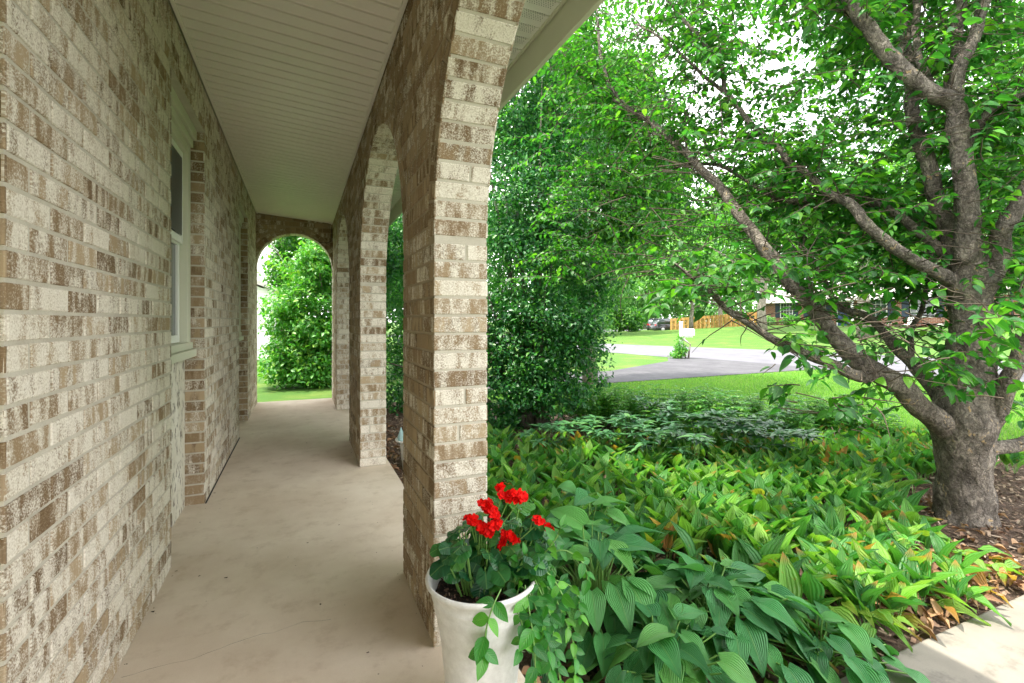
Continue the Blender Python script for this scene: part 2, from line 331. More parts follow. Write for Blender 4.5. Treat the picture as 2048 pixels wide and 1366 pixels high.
M['orange'] = mat_simple('orange_plastic', (.75, .13, .03), .4)
t = NT('red_brick_wall'); p = t.pos(); sx = t.n('SeparateXYZ'); t.l(p, sx.inputs[0]); cb = t.n('CombineXYZ'); t.l(sx.outputs[1], cb.inputs[0]); t.l(sx.outputs[2], cb.inputs[1])
bt = t.n('TexBrick'); t.l(cb.outputs[0], bt.inputs['Vector']); bt.inputs['Scale'].default_value = 1; bt.inputs['Brick Width'].default_value = .3; bt.inputs['Row Height'].default_value = .1; bt.inputs['Mortar Size'].default_value = .014
bt.inputs['Color1'].default_value = (.36, .115, .07, 1); bt.inputs['Color2'].default_value = (.22, .06, .04, 1); bt.inputs['Mortar'].default_value = (.45, .38, .33, 1); t.col(bt.outputs['Color']); t.rough(.9, .2); M['redbrick'] = t.m

# ------------------------------------------------------------------ brickwork
CO, BL, MJ = .0677, .2032, .0108
BM = [0]
def brick(b, P, n, pr=.004, bv=.0022):
    """P: four corners (ll, lr, ur, ul) on the mortar plane"""
    P = [np.array(p, float) for p in P]; n = np.array(n, float); c = sum(P)/4; r = tuple(rng.random(3))
    eu = norm(P[1]-P[0]); ev = norm(P[3]-P[0]); lu = np.linalg.norm(P[1]-P[0]); lv = np.linalg.norm(P[3]-P[0])
    pr = pr*(.6+.6*rng.random()); J = lambda s: eu*rng.normal()*s+ev*rng.normal()*s
    base = [p+J(.0006) - n*.003 for p in P]; sg = ((1, 1), (-1, 1), (-1, -1), (1, -1))
    rim = [p+n*(pr-bv*.8) for p in base]; rim = [q+n*.003 for q in rim]
    top = [q+n*bv*.8+eu*a*bv*1.4+ev*d*bv*1.2+J(.0009)+n*rng.normal()*.0005 for q, (a, d) in zip(rim, sg)]
    U = lambda p: (float((p-P[0])@eu), float((p-P[0])@ev))
    k = len(b.v); b.v += [tuple(q) for q in base+rim+top]
    F = [(8, 9, 10, 11)]+[(i, (i+1) % 4, 4+(i+1) % 4, 4+i) for i in range(4)]+[(4+i, 4+(i+1) % 4, 8+(i+1) % 4, 8+i) for i in range(4)]
    al = base+rim+top
    for f in F:
        b.f.append(tuple(k+i for i in f)); b.uv += [U(al[i]) for i in f]; b.c.append(r); b.m.append(BM[0]); b.sm.append(False)
def panel(b, O, u, n, z0, z1, iv, phase=0, ext=.003, minw=.03):
    """running bond on the plane O+u*s; iv(z) -> solid intervals"""
    O = np.array(O, float); u = np.array(u, float); flip = np.cross(u, (0, 0, 1))@np.array(n, float) < 0
    k0 = int(math.floor(z0/CO+.001)); k1 = int(math.ceil(z1/CO))
    for k in range(k0, k1):
        za, zb = max(k*CO, z0)+MJ/2, min((k+1)*CO, z1)-MJ/2
        if zb-za < .015: continue
        zm = (za+zb)/2; im, ia, ib = iv(zm), iv(za), iv(zb)
        for q, (s, e) in enumerate(im):
            sa, ea = ia[q] if len(ia) == len(im) else (s, e); sb, eb = ib[q] if len(ib) == len(im) else (s, e)
            g = math.floor((s-phase)/BL)*BL+phase+(k % 2)*BL/2-BL
            while g < e:
                l, r_ = g+MJ/2, g+BL-MJ/2; g += BL
                la, lb = (max(l, sa-ext) if l < sa else l), (max(l, sb-ext) if l < sb else l)
                ra, rb = (ea+ext if r_ > ea else r_), (eb+ext if r_ > eb else r_)
                if l < s-.02 and r_ < s+minw: continue
                if r_ > e+.02 and l > e-minw: continue
                if min(ra-la, rb-lb) < .008: continue
                dz = rng.normal()*.0006
                P = [O+u*la+np.array((0, 0, za+dz)), O+u*ra+np.array((0, 0, za+dz)), O+u*rb+np.array((0, 0, zb+dz)), O+u*lb+np.array((0, 0, zb+dz))]
                if flip: P = [P[1], P[0], P[3], P[2]]
                brick(b, P, n)
def jamb(b, O, u, n, wdt, z0, z1, two=.14):
    O = np.array(O, float); u = np.array(u, float); flip = np.cross(u, (0, 0, 1))@np.array(n, float) < 0
    for k in range(int(round(z0/CO)), int(math.ceil(z1/CO))):
        za, zb = k*CO+MJ/2, min((k+1)*CO, z1)-MJ/2
        if zb-za < .02: continue
        m = wdt*(.35+.3*rng.random()); segs = [(-.003, m-MJ/2), (m+MJ/2, wdt+.003)] if rng.random() < two else [(-.003, wdt+.003)]
        for a, e in segs:
            P = [O+u*a+np.array((0, 0, za)), O+u*e+np.array((0, 0, za)), O+u*e+np.array((0, 0, zb)), O+u*a+np.array((0, 0, zb))]
            if flip: P = [P[1], P[0], P[3], P[2]]
            brick(b, P, n)
XL, XI, XO = -.575, .4525, .655      # house wall plane, corridor side and garden side of the arcade
PIERS = [(-.64, -.07), (1.745, 2.316), (4.13, 5.08), (6.90, 7.745)]
ARCH = [(-2.45, -.64), (-.07, 1.745), (2.316, 4.13), (5.08, 6.90)]
ZS, TOP = 1.51, 2.86; RING = .098
house = empty('brick_house', (0, 0, 0), 'brick house with whitewashed brown bricks and an arched porch running along its front', 'house')
# --- arcade wall
def arc_iv(z, y0=-3.2, y1=7.745):
    cut = []
    for a, e in ARCH:
        c, r = (a+e)/2, (e-a)/2
        if z < ZS: cut.append((a, e))
        elif z-ZS < r+RING-.001:
            h = math.sqrt((r+RING)**2-(z-ZS)**2); cut.append((c-h, c+h))
    out = []; s = y0
    for a, e in cut: out.append((s, a)); s = e
    out.append((s, y1)); return [(p, q) for p, q in out if q-p > .012]
def arch_outline(y0, y1, arches, zs, zb, zt, N=28):
    pts = [(y0, zb)]
    for a, e in arches:
        c, r = (a+e)/2, (e-a)/2; pts.append((a, zb))
        for i in range(N+1): t = math.pi*(1-i/N); pts.append((c+r*math.cos(t), zs+r*math.sin(t)))
        pts.append((e, zb))
    return pts+[(y1, zb), (y1, zt), (y0, zt)]
def extrude_outline(b, pts, A, B, f):
    """f(s,z,side)->3D ; thin body with both faces and all edges"""
    n = len(pts); b.face([f(s, z, A) for s, z in pts], m=3); b.face([f(s, z, B) for s, z in pts][::-1], m=1)
    for i in range(n):
        p, q = pts[i], pts[(i+1) % n]
        b.face([f(*p, A), f(*p, B), f(*q, B), f(*q, A)], m=1)
def ring(b, cen, r, f, n, zs, r2=None):
    N = max(8, int(round(math.pi*(r+RING*.4)/CO))); r2 = r2 or r+RING
    for i in range(N):
        a0 = math.pi*i/N; a1 = math.pi*(i+1)/N; g = MJ/2/r
        q = [f(cen+(r-.003)*math.cos(a0+g), zs+(r-.003)*math.sin(a0+g)), f(cen+(r2-MJ)*math.cos(a0+g*.9), zs+(r2-MJ)*math.sin(a0+g*.9)),
             f(cen+(r2-MJ)*math.cos(a1-g*.9), zs+(r2-MJ)*math.sin(a1-g*.9)), f(cen+(r-.003)*math.cos(a1-g), zs+(r-.003)*math.sin(a1-g))]
        q = [np.array(x) for x in q]
        if np.cross(q[1]-q[0], q[2]-q[1])@np.array(n, float) < 0: q = q[::-1]
        brick(b, [q[0], q[1], q[2], q[3]], n)
def intrados(b, cen, r, f0, zs):
    """bricks lining the inside of an arch: f0(s,z,t) t in 0..1 across the thickness"""
    N = int(round(math.pi*r/CO))
    for i in range(N):
        a0, a1 = math.pi*i/N, math.pi*(i+1)/N; g = MJ/2/r; am = (a0+a1)/2
        n = np.array(f0(-math.cos(am), -math.sin(am), 0))-np.array(f0(0, 0, 0))
        m = .35+.3*rng.random(); segs = [(-.015, m-.022), (m+.022, 1.015)] if rng.random() < .12 else [(-.015, 1.015)]
        for ta, tb in segs:
            q = [np.array(f0(cen+r*math.cos(a), zs+r*math.sin(a), t_)) for a, t_ in ((a0+g, ta), (a0+g, tb), (a1-g, tb), (a1-g, ta))]
            if np.cross(q[1]-q[0], q[2]-q[1])@n < 0: q = [q[1], q[0], q[3], q[2]]
            brick(b, q, n)
b = MB()
extrude_outline(b, arch_outline(-3.2, 7.745, ARCH, ZS, 0, TOP), XI, XO, lambda s, z, X: (X, s, z))
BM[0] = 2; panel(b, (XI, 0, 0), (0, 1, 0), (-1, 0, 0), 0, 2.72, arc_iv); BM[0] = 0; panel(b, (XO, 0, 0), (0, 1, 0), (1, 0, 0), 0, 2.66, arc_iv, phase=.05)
for a, e in ARCH:
    c, r = (a+e)/2, (e-a)/2
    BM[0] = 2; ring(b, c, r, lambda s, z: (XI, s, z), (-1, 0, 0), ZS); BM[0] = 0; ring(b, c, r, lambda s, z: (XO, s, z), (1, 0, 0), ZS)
    intrados(b, c, r, lambda s, z, t_: (XI+(XO-XI)*t_, s, z), ZS)
for a, e in PIERS:
    jamb(b, (XI, a, 0), (1, 0, 0), (0, -1, 0), XO-XI, 0, ZS)
    if e < 7: jamb(b, (XI, e, 0), (1, 0, 0), (0, 1, 0), XO-XI, 0, ZS)
b.build('arcade_wall', [M['brick'], M['mortar'], M['brick_brown'], M['mortar_brown']], house)
# --- end wall with its arch
YE0, YE1 = 7.75, 7.952; EC, ER, EZ = (XL+XI)/2, (XI-XL)/2, 1.955
b = MB(); N = 28
pts = [(XL, EZ)]+[(EC+ER*math.cos(math.pi*(1-i/N)), EZ+ER*math.sin(math.pi*(1-i/N))) for i in range(1, N+1)]+[(XI, 0), (XO, 0), (XO, TOP), (XL, TOP)]
extrude_outline(b, pts, YE0, YE1, lambda s, z, Y: (s, Y, z))
def end_iv(z):
    if z < EZ: return [(XI, XO)]
    if z-EZ < ER+RING-.001:
        h = math.sqrt((ER+RING)**2-(z-EZ)**2); return [(p, q) for p, q in ((XL, EC-h), (EC+h, XI)) if q-p > .02]
    return [(XL, XI)]
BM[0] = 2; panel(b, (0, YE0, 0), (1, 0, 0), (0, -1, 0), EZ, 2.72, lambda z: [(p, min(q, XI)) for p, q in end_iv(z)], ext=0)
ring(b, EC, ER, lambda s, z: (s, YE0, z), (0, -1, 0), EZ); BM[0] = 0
intrados(b, EC, ER, lambda s, z, t_: (s, YE0+(YE1-YE0)*t_, z), EZ)
panel(b, (XI, 0, 0), (0, 1, 0), (-1, 0, 0), 0, EZ, lambda z: [(YE0-.02, YE1)]); panel(b, (XO, 0, 0), (0, 1, 0), (1, 0, 0), 0, 2.66, lambda z: [(YE0, YE1)])
b.build('end_wall', [M['brick'], M['mortar'], M['brick_brown'], M['mortar_brown']], house)
# --- front wall with two window recesses
REC = [(2.816, 3.71), (5.67, 6.58)]; RD = .105; YW0, ZH = 1.373, 2.43
b = MB()
segs = [(YW0, REC[0][0]), (REC[0][1], REC[1][0]), (REC[1][1], YE1)]
b.box((-.9, YW0, 0), (XL, segs[0][1], TOP), m=1); b.box((-.9, segs[1][0], 0), (XL, segs[1][1], TOP), m=1); b.box((-.9, segs[2][0], 0), (XL, segs[2][1], TOP), m=1)
for a, e in REC: b.box((-.9, a, ZH), (XL, e, TOP), m=1)
def fw_iv(z): return [(YW0, YE1)] if z > ZH else segs
panel(b, (XL, 0, 0), (0, 1, 0), (1, 0, 0), 0, 2.72, fw_iv, phase=YW0+.1016)
panel(b, (XL, 0, 0), (-1, 0, 0), (0, -1, 0), 0, 2.72, lambda z: [(0, .3)]) if False else None
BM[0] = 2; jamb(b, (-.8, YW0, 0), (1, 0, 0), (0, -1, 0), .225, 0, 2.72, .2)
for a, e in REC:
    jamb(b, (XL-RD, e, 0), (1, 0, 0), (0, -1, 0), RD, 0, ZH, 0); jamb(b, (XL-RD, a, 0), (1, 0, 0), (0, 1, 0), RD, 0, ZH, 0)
BM[0] = 0; b.build('front_wall', [M['brick'], M['mortar'], M['brick_brown'], M['mortar_brown']], house)
b = MB()
b.box((-1.2, -3.2, 0), (-.905, YW0-.004, TOP)); b.build('entry_wall', M['trim'], house)
b = MB(); b.box((-9, -3.2, GZ-.3), (-1.21, 7.95, TOP)); b.build('house_body', M['siding'], house)
for i, (a, e) in enumerate(REC):
    b = MB(); b.box((-.89, a+.001, 0), (XL-RD, e-.001, 1.02)); b.build('stucco_panel', M['stucco'], house)
    wd = MB(); xf = XL-RD+.045
    z0, z1 = 1.06, ZH-.12
    wd.box((-.88, a+.003, 1.02), (xf, e-.003, z0+.002))                        # frame: sill board, two jambs, head
    for y0, y1 in ((a+.003, a+.085), (e-.105, e-.02)): wd.box((-.87, y0, z0), (xf-.01, y1, z1))
    wd.box((-.87, a+.087, z1-.06), (xf-.012, e-.107, z1)); win = wd.build('window', M['trim'], house, bevel=.004)
    hd = MB(); hd.box((-.86, a+.002, z1+.002), (xf+.004, e-.018, z1+.05)); hd.box((-.86, a+.002, z1+.052), (xf+.022, e-.008, z1+.118)); hd.build('header', M['trim'], win, bevel=.003)
    si = MB(); si.box((-.7, a+.004, .97), (xf+.022, e-.012, 1.018)); si.build('sill', M['trim'], win, bevel=.004)
    ya, yb, zm = a+.09, e-.11, (z0+z1)/2
    for za, zb, dx in ((z0+.005, zm+.02, .018), (zm-.01, z1-.062, 0)):
        s = MB(); x1 = XL-RD+.01-dx
        s.box((x1-.03, ya, za), (x1, ya+.04, zb)); s.box((x1-.03, yb-.04, za), (x1, yb, zb)); s.box((x1-.03, ya+.041, za), (x1-.001, yb-.041, za+.045)); s.box((x1-.03, ya+.041, zb-.04), (x1-.001, yb-.041, zb))
        sash = s.build('sash', M['white'], win, bevel=.002)
        g = MB(); g.box((x1-.024, ya+.04, za+.044), (x1-.014, yb-.04, zb-.039)); g.build('pane', M['glass'], sash)
    g = MB(); g.box((XL-RD+.0125, ya+.05, zm+.04), (XL-RD+.0145, yb-.05, z1-.11)); g.build('insect_screen', M['screen'], win)
# --- porch ceiling: grooved vinyl boards running across, sloping slightly down to the arcade
def boards(b, xa, xb, za, zb, y0, y1, pitch=.1016, g=.017, dp=.026, vent=False):
    y = y0; sl = (zb-za)/(xb-xa)
    while y < y1:
        e = min(y+pitch, y1); P = [(y, 0), (y+.012, 0), (y+.02, .0025), (e-g-.008, .0025), (e-g, 0), (e-g+.001, dp), (e, dp)]
        for (ya, ha), (yb_, hb) in zip(P, P[1:]): b.face([(xa, ya, za+ha), (xb, ya, zb+ha), (xb, yb_, zb+hb), (xa, yb_, za+hb)])
        b.face([(xa, e, za+dp), (xb, e, zb+dp), (xb, e, zb), (xa, e, za)]); y = e
b = MB(); boards(b, XL+.01, XI-.01, 2.725, 2.645, -3.2, YE0-.004); b.build('porch_ceiling', M['vinyl'], house)
b = MB()
for x, z, s in ((XL+.0045, 2.722, 1), (XI-.0045, 2.642, -1)):
    b.face([(x+s*.004, -3.2, z-.006), (x+s*.024, -3.2, z-.007), (x+s*.024, YE0-.004, z-.007), (x+s*.004, YE0-.004, z-.006)]); b.face([(x+s*.024, -3.2, z-.007), (x+s*.024, -3.2, z+.01), (x+s*.024, YE0-.004, z+.01), (x+s*.024, YE0-.004, z-.007)])
b.build('ceiling_trim', M['vinyl'], house)
XF = 1.07
b = MB(); boards(b, XO+.004, XF, 2.60, 2.60, -3.2, 9.0, .1016, .012, .01); b.build('soffit', M['white'], house)
b = MB()
y = -1.0
while y < 5.2:
    for i in range(6):
        for j in range(26): x = XO+.08+j*.0115+(i % 2)*.005; yy = y+.024+i*.0105; b.face([(x, yy, 2.5998), (x+.0036, yy, 2.5998), (x+.0036, yy+.0036, 2.5998), (x, yy+.0036, 2.5998)])
    y += .1016
b.build('soffit_vents', M['gap'], house)
b = MB(); b.box((XF, -3.2, 2.452), (XF+.025, 9.0, 2.86)); b.box((XF-.018, -3.2, 2.594), (XF-.002, 9.0, 2.614)); b.build('fascia', M['trim'], house, bevel=.003)
b = MB(); b.box((XL-.3, -3.2, 2.87), (XF+.1, 9.0, 2.93)); b.face([(XF+.12, -3.2, 2.86), (XF+.12, 9, 2.86), (-5, 9, 4.9), (-5, -3.2, 4.9)]); b.face([(-5, -3.2, 4.9), (-5, 9, 4.9), (-10, 9, 2.9), (-10, -3.2, 2.9)]); b.face([(XF+.12, 9, 2.86), (-10, 9, 2.9), (-5, 9, 4.9)]); b.build('roof', M['shingle'], house)  # unseen roof, added to block the sun from above the porch
b = MB(); b.box((-.5, YE0-.0065, 2.36), (XI-.004, YE0-.006, 2.362)) if False else None
cb = MB(); cp = [(.22, 2.30), (.27, 2.355), (.38, 2.36), (.43, 2.39), (.435, 2.6)]
cb.tube([(x, YE0-.009, z) for x, z in cp], [.004]*5, 6); cb.build('cable', M['gap'], house)
# --- porch floor
b = MB(); f = b.face
b.box((XL-.12, -3.2, GZ-.25), (.695, 8.02, 0)); b.box((-1.25, -3.2, GZ-.25), (XL-.125, YW0, -.002))
b.build('porch_floor', M['slab'], None, bevel=.008, kind='structure')

n = 130; q = np.c_[rng.uniform(-.5, .5, n), rng.uniform(.9, 7.6, n)]; e_ = rng.random(n) < .45; q[e_, 0] = np.where(rng.random(e_.sum()) < .6, -.56+.02*rng.random(e_.sum()), .44-.02*rng.random(e_.sum()))
scatter('grit', ([(-.3, -.5, 0), (.3, -.4, .1), (.2, .5, 0), (-.3, .4, .1)], [(0, 1, 2, 3)], [(0, 0)]*4), np.c_[q, np.full(n, .003)], np.c_[rng.normal(size=(n, 2)), np.zeros(n)], rsph(n)*.2+np.array((0, 0, 1)), .004+.012*rng.random(n)**3, mat_simple('dark_grit', (.07, .05, .035), .9), smooth=False, label='bits of grit and leaf litter lying on the porch concrete', cat='litter', kind='stuff')
cb = MB(); x = -.55; y = 2.02; P_ = []
while x < .12: P_.append((x, y, -.0004)); x += .035; y += random.gauss(.004, .009)
cb.tube(P_, [.0006+.0004*random.random() for _ in P_], 5); cb.tube([(XL+.008, 3.72, -.001), (XL+.007, 4.6, 0), (XL+.009, 5.66, -.001)], [.006, .005, .006], 5)  # first tube is the hairline crack, second the dark dirt line along the wall base
cb.build('crack_and_dirt_line', M['gap'], None, kind='structure')
# ------------------------------------------------------------------ ground, road, drive, walk, bed
def grid_sheet(name, mat, xs, ys, dz=0, kind='structure', inside=None):
    xs, ys = np.array(xs), np.array(ys); X, Y = np.meshgrid(xs, ys); Z = gz(X, Y)+dz; V = np.stack([X, Y, Z], -1).reshape(-1, 3); nx = len(xs)
    F = [(j*nx+i, j*nx+i+1, (j+1)*nx+i+1, (j+1)*nx+i) for j in range(len(ys)-1) for i in range(nx-1)]
    b = MB(); b.idx(V, F, sm=True); return b.build(name, mat, None, kind=kind)
grid_sheet('lawn', M['grass'], [-400, -100, -40]+list(range(-20, 80, 2))+[100, 160, 400], [-400, -100, -30]+list(range(-16, 80, 2))+[100, 160, 400])
def strip(name, mat, L, Rr, dz, kind='structure'):
    b = MB(); V = [(*p, float(gz(*p))+dz) for p in L]+[(*p, float(gz(*p))+dz) for p in Rr]; n = len(L)
    b.idx(V, [(i, i+n, i+n+1, i+1) for i in range(n-1)]); return b.build(name, mat, None, kind=kind)
strip('road', M['asphalt'], [(14.6, -40), (14.6, 2), (14.3, 5.5), (13.8, 7.6), (13.2, 10.3), (12.8, 13.2), (12.2, 17.5), (10.5, 26), (6, 45)], [(22.2, -40), (22.0, 2), (21.9, 6.0), (21.7, 8.1), (21.5, 10.3), (20.7, 14.5), (17.5, 21.8), (14.5, 30), (10, 48)], .008)
strip('driveway', M['drive'], [(2.9, 9.0), (6.2, 8.9), (13.4, 9.1), (13.9, 8.2)], [(3.2, 11.2), (7.7, 11.0), (11.4, 12.9), (13.2, 15)], .012)
strip('neighbour_driveway', M['asphalt'], [(13.5, 33), (30, 44.5), (45, 53.5)], [(11.5, 38), (27, 49.5), (42, 58.5)], .012)
b = MB(); b.box((.705, -3.2, GZ-.2), (9, 1.18, -.145)); b.build('front_walk', M['walk'], None, bevel=.01, kind='structure')
bed = [(.70, 1.185), (5.4, 1.185), (6.3, 2.0), (6.4, 3.0), (5.9, 3.9), (5.0, 4.75), (4.2, 5.5), (3.3, 6.5), (2.6, 8.0), (.70, 8.3)]
b = MB(); b.face([(x, y, GZ+.02) for x, y in bed]); b.build('mulch_bed', M['mulch'], None, kind='structure')
def inpoly(x, y, P):
    c = np.zeros(len(x), bool); n = len(P)
    for i in range(n):
        (x0, y0), (x1, y1) = P[i], P[(i+1) % n]; k = ((y0 > y) != (y1 > y)) & (x < (x1-x0)*(y-y0)/((y1-y0) or 1e-9)+x0); c ^= k
    return c
def sample(P, n):
    P_ = np.array(P); lo, hi = P_.min(0), P_.max(0); o = np.zeros((0, 2))
    while len(o) < n:
        q = lo+rng.random((n*2, 2))*(hi-lo); o = np.vstack([o, q[inpoly(q[:, 0], q[:, 1], P)]])
    return o[:n]
n = 26000; q = sample(bed, n); pos = np.c_[q, GZ+.02+rng.random(n)*.022]; ax = rsph(n); ax[:, 2] *= .25; up = rsph(n)*.5+np.array((0, 0, 1))
CH_T = ([(-.16, -.5, 0), (.18, -.45, .03), (.13, .5, 0), (-.2, .42, -.02)], [(0, 1, 2, 3)], [(0, 0)]*4)
scatter('mulch_chips', CH_T, pos, ax, up, .018+.04*rng.random(n)**2, M['chips'], smooth=False, label='brown shredded bark chips covering the planting bed', cat='mulch', kind='stuff')
# loose dead leaves
n = 1100; q = sample([(.72, 1.2), (4.4, 1.2), (4.4, 3.0), (2.0, 3.0), (1.0, 6.5), (.72, 6.5)], n); ax = rsph(n); ax[:, 2] *= .3
scatter('dead_leaves', leaf_t(.5, 4, .5, .4, wave=.06), np.c_[q, np.full(n, GZ+.05)], ax, rsph(n)*.5+np.array((0, 0, 1)), .03+.06*rng.random(n), M['dead'], label='scattered dry brown leaves lying on the bark mulch', cat='dead leaves', kind='stuff')
# lawn blades near the bed
lawnp = [(3.4, 6.6), (4.3, 5.6), (5.1, 4.85), (6.0, 4.0), (6.5, 3.0), (6.5, 1.2), (12, 1.2), (13.5, 5), (13.2, 8.9), (6.2, 8.8), (2.9, 8.7)]
n = 110000; q = sample(lawnp, n); ax = np.c_[rng.normal(size=(n, 2))*.45, np.ones(n)]
scatter('grass_blades', ([(-.07, 0, 0), (.07, 0, 0), (0, 1, .25)], [(0, 1, 2)], [(0, 0), (1, 0), (.5, 1)]), np.c_[q, np.full(n, GZ)], ax, rsph(n)+.01, .03+.03*rng.random(n), M['blade'], label='short mown grass blades of the front lawn beyond the planting bed', cat='grass', kind='stuff')

# ------------------------------------------------------------------ foreground tree
tree = empty('dogwood_tree', W(1930, 1045, 3.31)*np.array((1, 1, 0))+np.array((0, 0, GZ)), 'large multi-limbed tree with scaly peeling bark rising from the planting bed', 'tree')
LIMBS = []
def limb(P, w0, w1, n=10):
    """P: (px, py, D); smooth and return points with radii"""
    pts = [Vector(W(*p)) for p in P]; out = []; k = len(pts)
    for i in range(k-1):
        a, b_, c, d_ = pts[max(i-1, 0)], pts[i], pts[i+1], pts[min(i+2, k-1)]
        for s in range(4):
            t_ = s/4; out.append(.5*((2*b_)+(c-a)*t_+(2*a-5*b_+4*c-d_)*t_*t_+(3*b_-a-3*c+d_)*t_**3))
    out.append(pts[-1]); m = len(out)
    for i in range(1, m-1): out[i] = out[i]+Vector((noise.noise(out[i]*4), noise.noise(out[i]*4+Vector((9, 0, 0))), noise.noise(out[i]*4+Vector((0, 9, 0)))))*.03
    rad = [w0+(w1-w0)*(i/(m-1))**.8 for i in range(m)]; LIMBS.append((out, rad)); return out, rad
tb = MB()
# trunk
TP = [(1932, 1085, 3.3, .29), (1931, 1045, 3.3, .225), (1929, 1000, 3.3, .196), (1928, 950, 3.3, .185), (1928, 905, 3.3, .20), (1925, 850, 3.3, .232), (1932, 790, 3.3, .195), (1940, 720, 3.3, .155), (1944, 640, 3.3, .152), (1940, 560, 3.3, .158), (1930, 500, 3.3, .145), (1928, 455, 3.3, .105)]
fine = []; fr = []
for i in range(len(TP)-1):
    for s in range(5): t_ = s/5; a_, b_ = TP[i], TP[i+1]; fine.append(Vector(W(*[a_[k]+(b_[k]-a_[k])*t_ for k in range(3)]))); fr.append(a_[3]+(b_[3]-a_[3])*sst(t_))
tb.tube(fine, [q*.78 for q in fr], 64, .16)
def L(P, a, c, n=12):
    q_ = math.sqrt(1+((P[0][0]-1024)/FP)**2)**-.9; o, r = limb(P, a*.77*q_, c*.85*q_); tb.tube(o, r, n+8, .16)
    if c > .03:      # carry the limb on past its last traced point, tapering to a twig
        p0, p1 = P[-2], P[-1]; ln = math.hypot(p1[0]-p0[0], p1[1]-p0[1]); ux, uy = (p1[0]-p0[0])/ln, (p1[1]-p0[1])/ln; E = [(p0[0]*.4+p1[0]*.6, p0[1]*.4+p1[1]*.6, p0[2]*.4+p1[2]*.6), p1]
        for k in range(1, 5): E.append((p1[0]+ux*90*k+12*math.sin(k*2.1+p1[0]), p1[1]+uy*90*k-6*k*k, p1[2]+.08*k))
        o, r = limb(E, c*.85*q_*.98, .006); tb.tube(o, r, n+4, .16)
L([(1925, 880, 3.3), (1860, 830, 3.25), (1800, 775, 3.2), (1735, 735, 3.2), (1680, 690, 3.25), (1640, 635, 3.3), (1600, 590, 3.35), (1530, 495, 3.5), (1470, 420, 3.7), (1415, 350, 3.9), (1361, 295, 4.1), (1300, 245, 4.3), (1245, 205, 4.5), (1210, 150, 4.7), (1195, 60, 4.9), (1190, -20, 5)], .14, .014)
L([(1262, 218, 4.45), (1200, 180, 4.6), (1150, 140, 4.8), (1110, 90, 5.0)], .02, .006, 6)
L([(1345, 282, 4.15), (1290, 262, 4.3), (1220, 248, 4.5), (1160, 225, 4.7)], .018, .005, 6)
L([(1735, 750, 3.2), (1690, 742, 3.1), (1620, 712, 3.05), (1560, 690, 3.0), (1520, 663, 3.0), (1470, 635, 3.0), (1430, 600, 3.05), (1385, 562, 3.1), (1340, 520, 3.2)], .062, .012)
L([(1915, 860, 3.35), (1870, 790, 3.5), (1825, 730, 3.6), (1793, 699, 3.7), (1771, 670, 3.75), (1734, 638, 3.8), (1690, 619, 3.9), (1667, 594, 4.0), (1640, 540, 4.1), (1600, 490, 4.3)], .09, .02)
L([(1818, 722, 3.6), (1822, 669, 3.65), (1837, 630, 3.7), (1851, 588, 3.75), (1856, 540, 3.8), (1862, 480, 3.9)], .035, .018)
L([(1848, 600, 3.7), (1815, 570, 3.7), (1780, 530, 3.7), (1762, 495, 3.7)], .018, .008, 6)
L([(1930, 600, 3.3), (1900, 559, 3.25), (1840, 525, 3.2), (1780, 489, 3.2), (1735, 450, 3.2), (1697, 410, 3.3), (1655, 381, 3.4), (1593, 331, 3.5), (1564, 302, 3.6), (1498, 244, 3.8), (1448, 182, 4.0), (1407, 153, 4.2), (1366, 108, 4.4), (1303, 66, 4.6), (1270, 50, 4.8)], .085, .012)
L([(1450, 185, 4.0), (1444, 137, 4.0), (1411, 95, 4.0), (1382, 54, 4.1), (1337, 0, 4.2), (1310, -40, 4.3)], .028, .014, 8)
L([(1925, 545, 3.3), (1904, 518, 3.35), (1846, 468, 3.4), (1800, 435, 3.5), (1734, 397, 3.6), (1689, 397, 3.6), (1640, 402, 3.65), (1585, 402, 3.7), (1552, 397, 3.8), (1506, 373, 3.9), (1432, 331, 4.2), (1382, 327, 4.4), (1340, 340, 4.6)], .07, .014)
L([(1432, 331, 4.2), (1410, 280, 4.3), (1380, 240, 4.4), (1340, 195, 4.5), (1300, 150, 4.6)], .015, .006, 6)
L([(1898, 470, 3.5), (1850, 448, 3.6), (1800, 428, 3.8), (1740, 415, 4)], .03, .015, 8)
L([(1920, 540, 3.3), (1904, 455, 3.35), (1870, 380, 3.4), (1846, 302, 3.4), (1828, 240, 3.45), (1821, 180, 3.5), (1812, 100, 3.6), (1800, 20, 3.7), (1795, -40, 3.8)], .10, .055)
L([(1935, 520, 3.25), (1937, 455, 3.2), (1930, 370, 3.2), (1921, 290, 3.2), (1908, 215, 3.2), (1862, 185, 3.2), (1800, 128, 3.2), (1751, 75, 3.2), (1720, 30, 3.2), (1690, -30, 3.2)], .125, .06)
L([(1915, 290, 3.2), (1908, 230, 3.2), (1912, 166, 3.2), (1935, 100, 3.2), (1955, 50, 3.2), (1975, -20, 3.2)], .09, .05)
L([(1905, 215, 3.25), (1905, 150, 3.3), (1914, 80, 3.35), (1922, 0, 3.4), (1925, -40, 3.4)], .07, .055)
L([(1875, 200, 3.3), (1840, 120, 3.4), (1835, 50, 3.5), (1830, -30, 3.6)], .045, .035)
L([(1760, 90, 3.2), (1700, 40, 3.3), (1650, 0, 3.4), (1620, -30, 3.5)], .03, .02, 8)
L([(1930, 290, 3.2), (1950, 262, 3.2), (1974, 228, 3.15), (2010, 200, 3.1), (2060, 180, 3.1), (2120, 150, 3.1)], .05, .035)
L([(1960, 600, 3.25), (1995, 520, 3.2), (2005, 470, 3.15), (2030, 420, 3.1), (2060, 370, 3.05), (2110, 300, 3)], .10, .07)
L([(1955, 880, 3.3), (1990, 830, 3.2), (2015, 770, 3.15), (2045, 700, 3.1), (2080, 620, 3.0)], .10, .07)
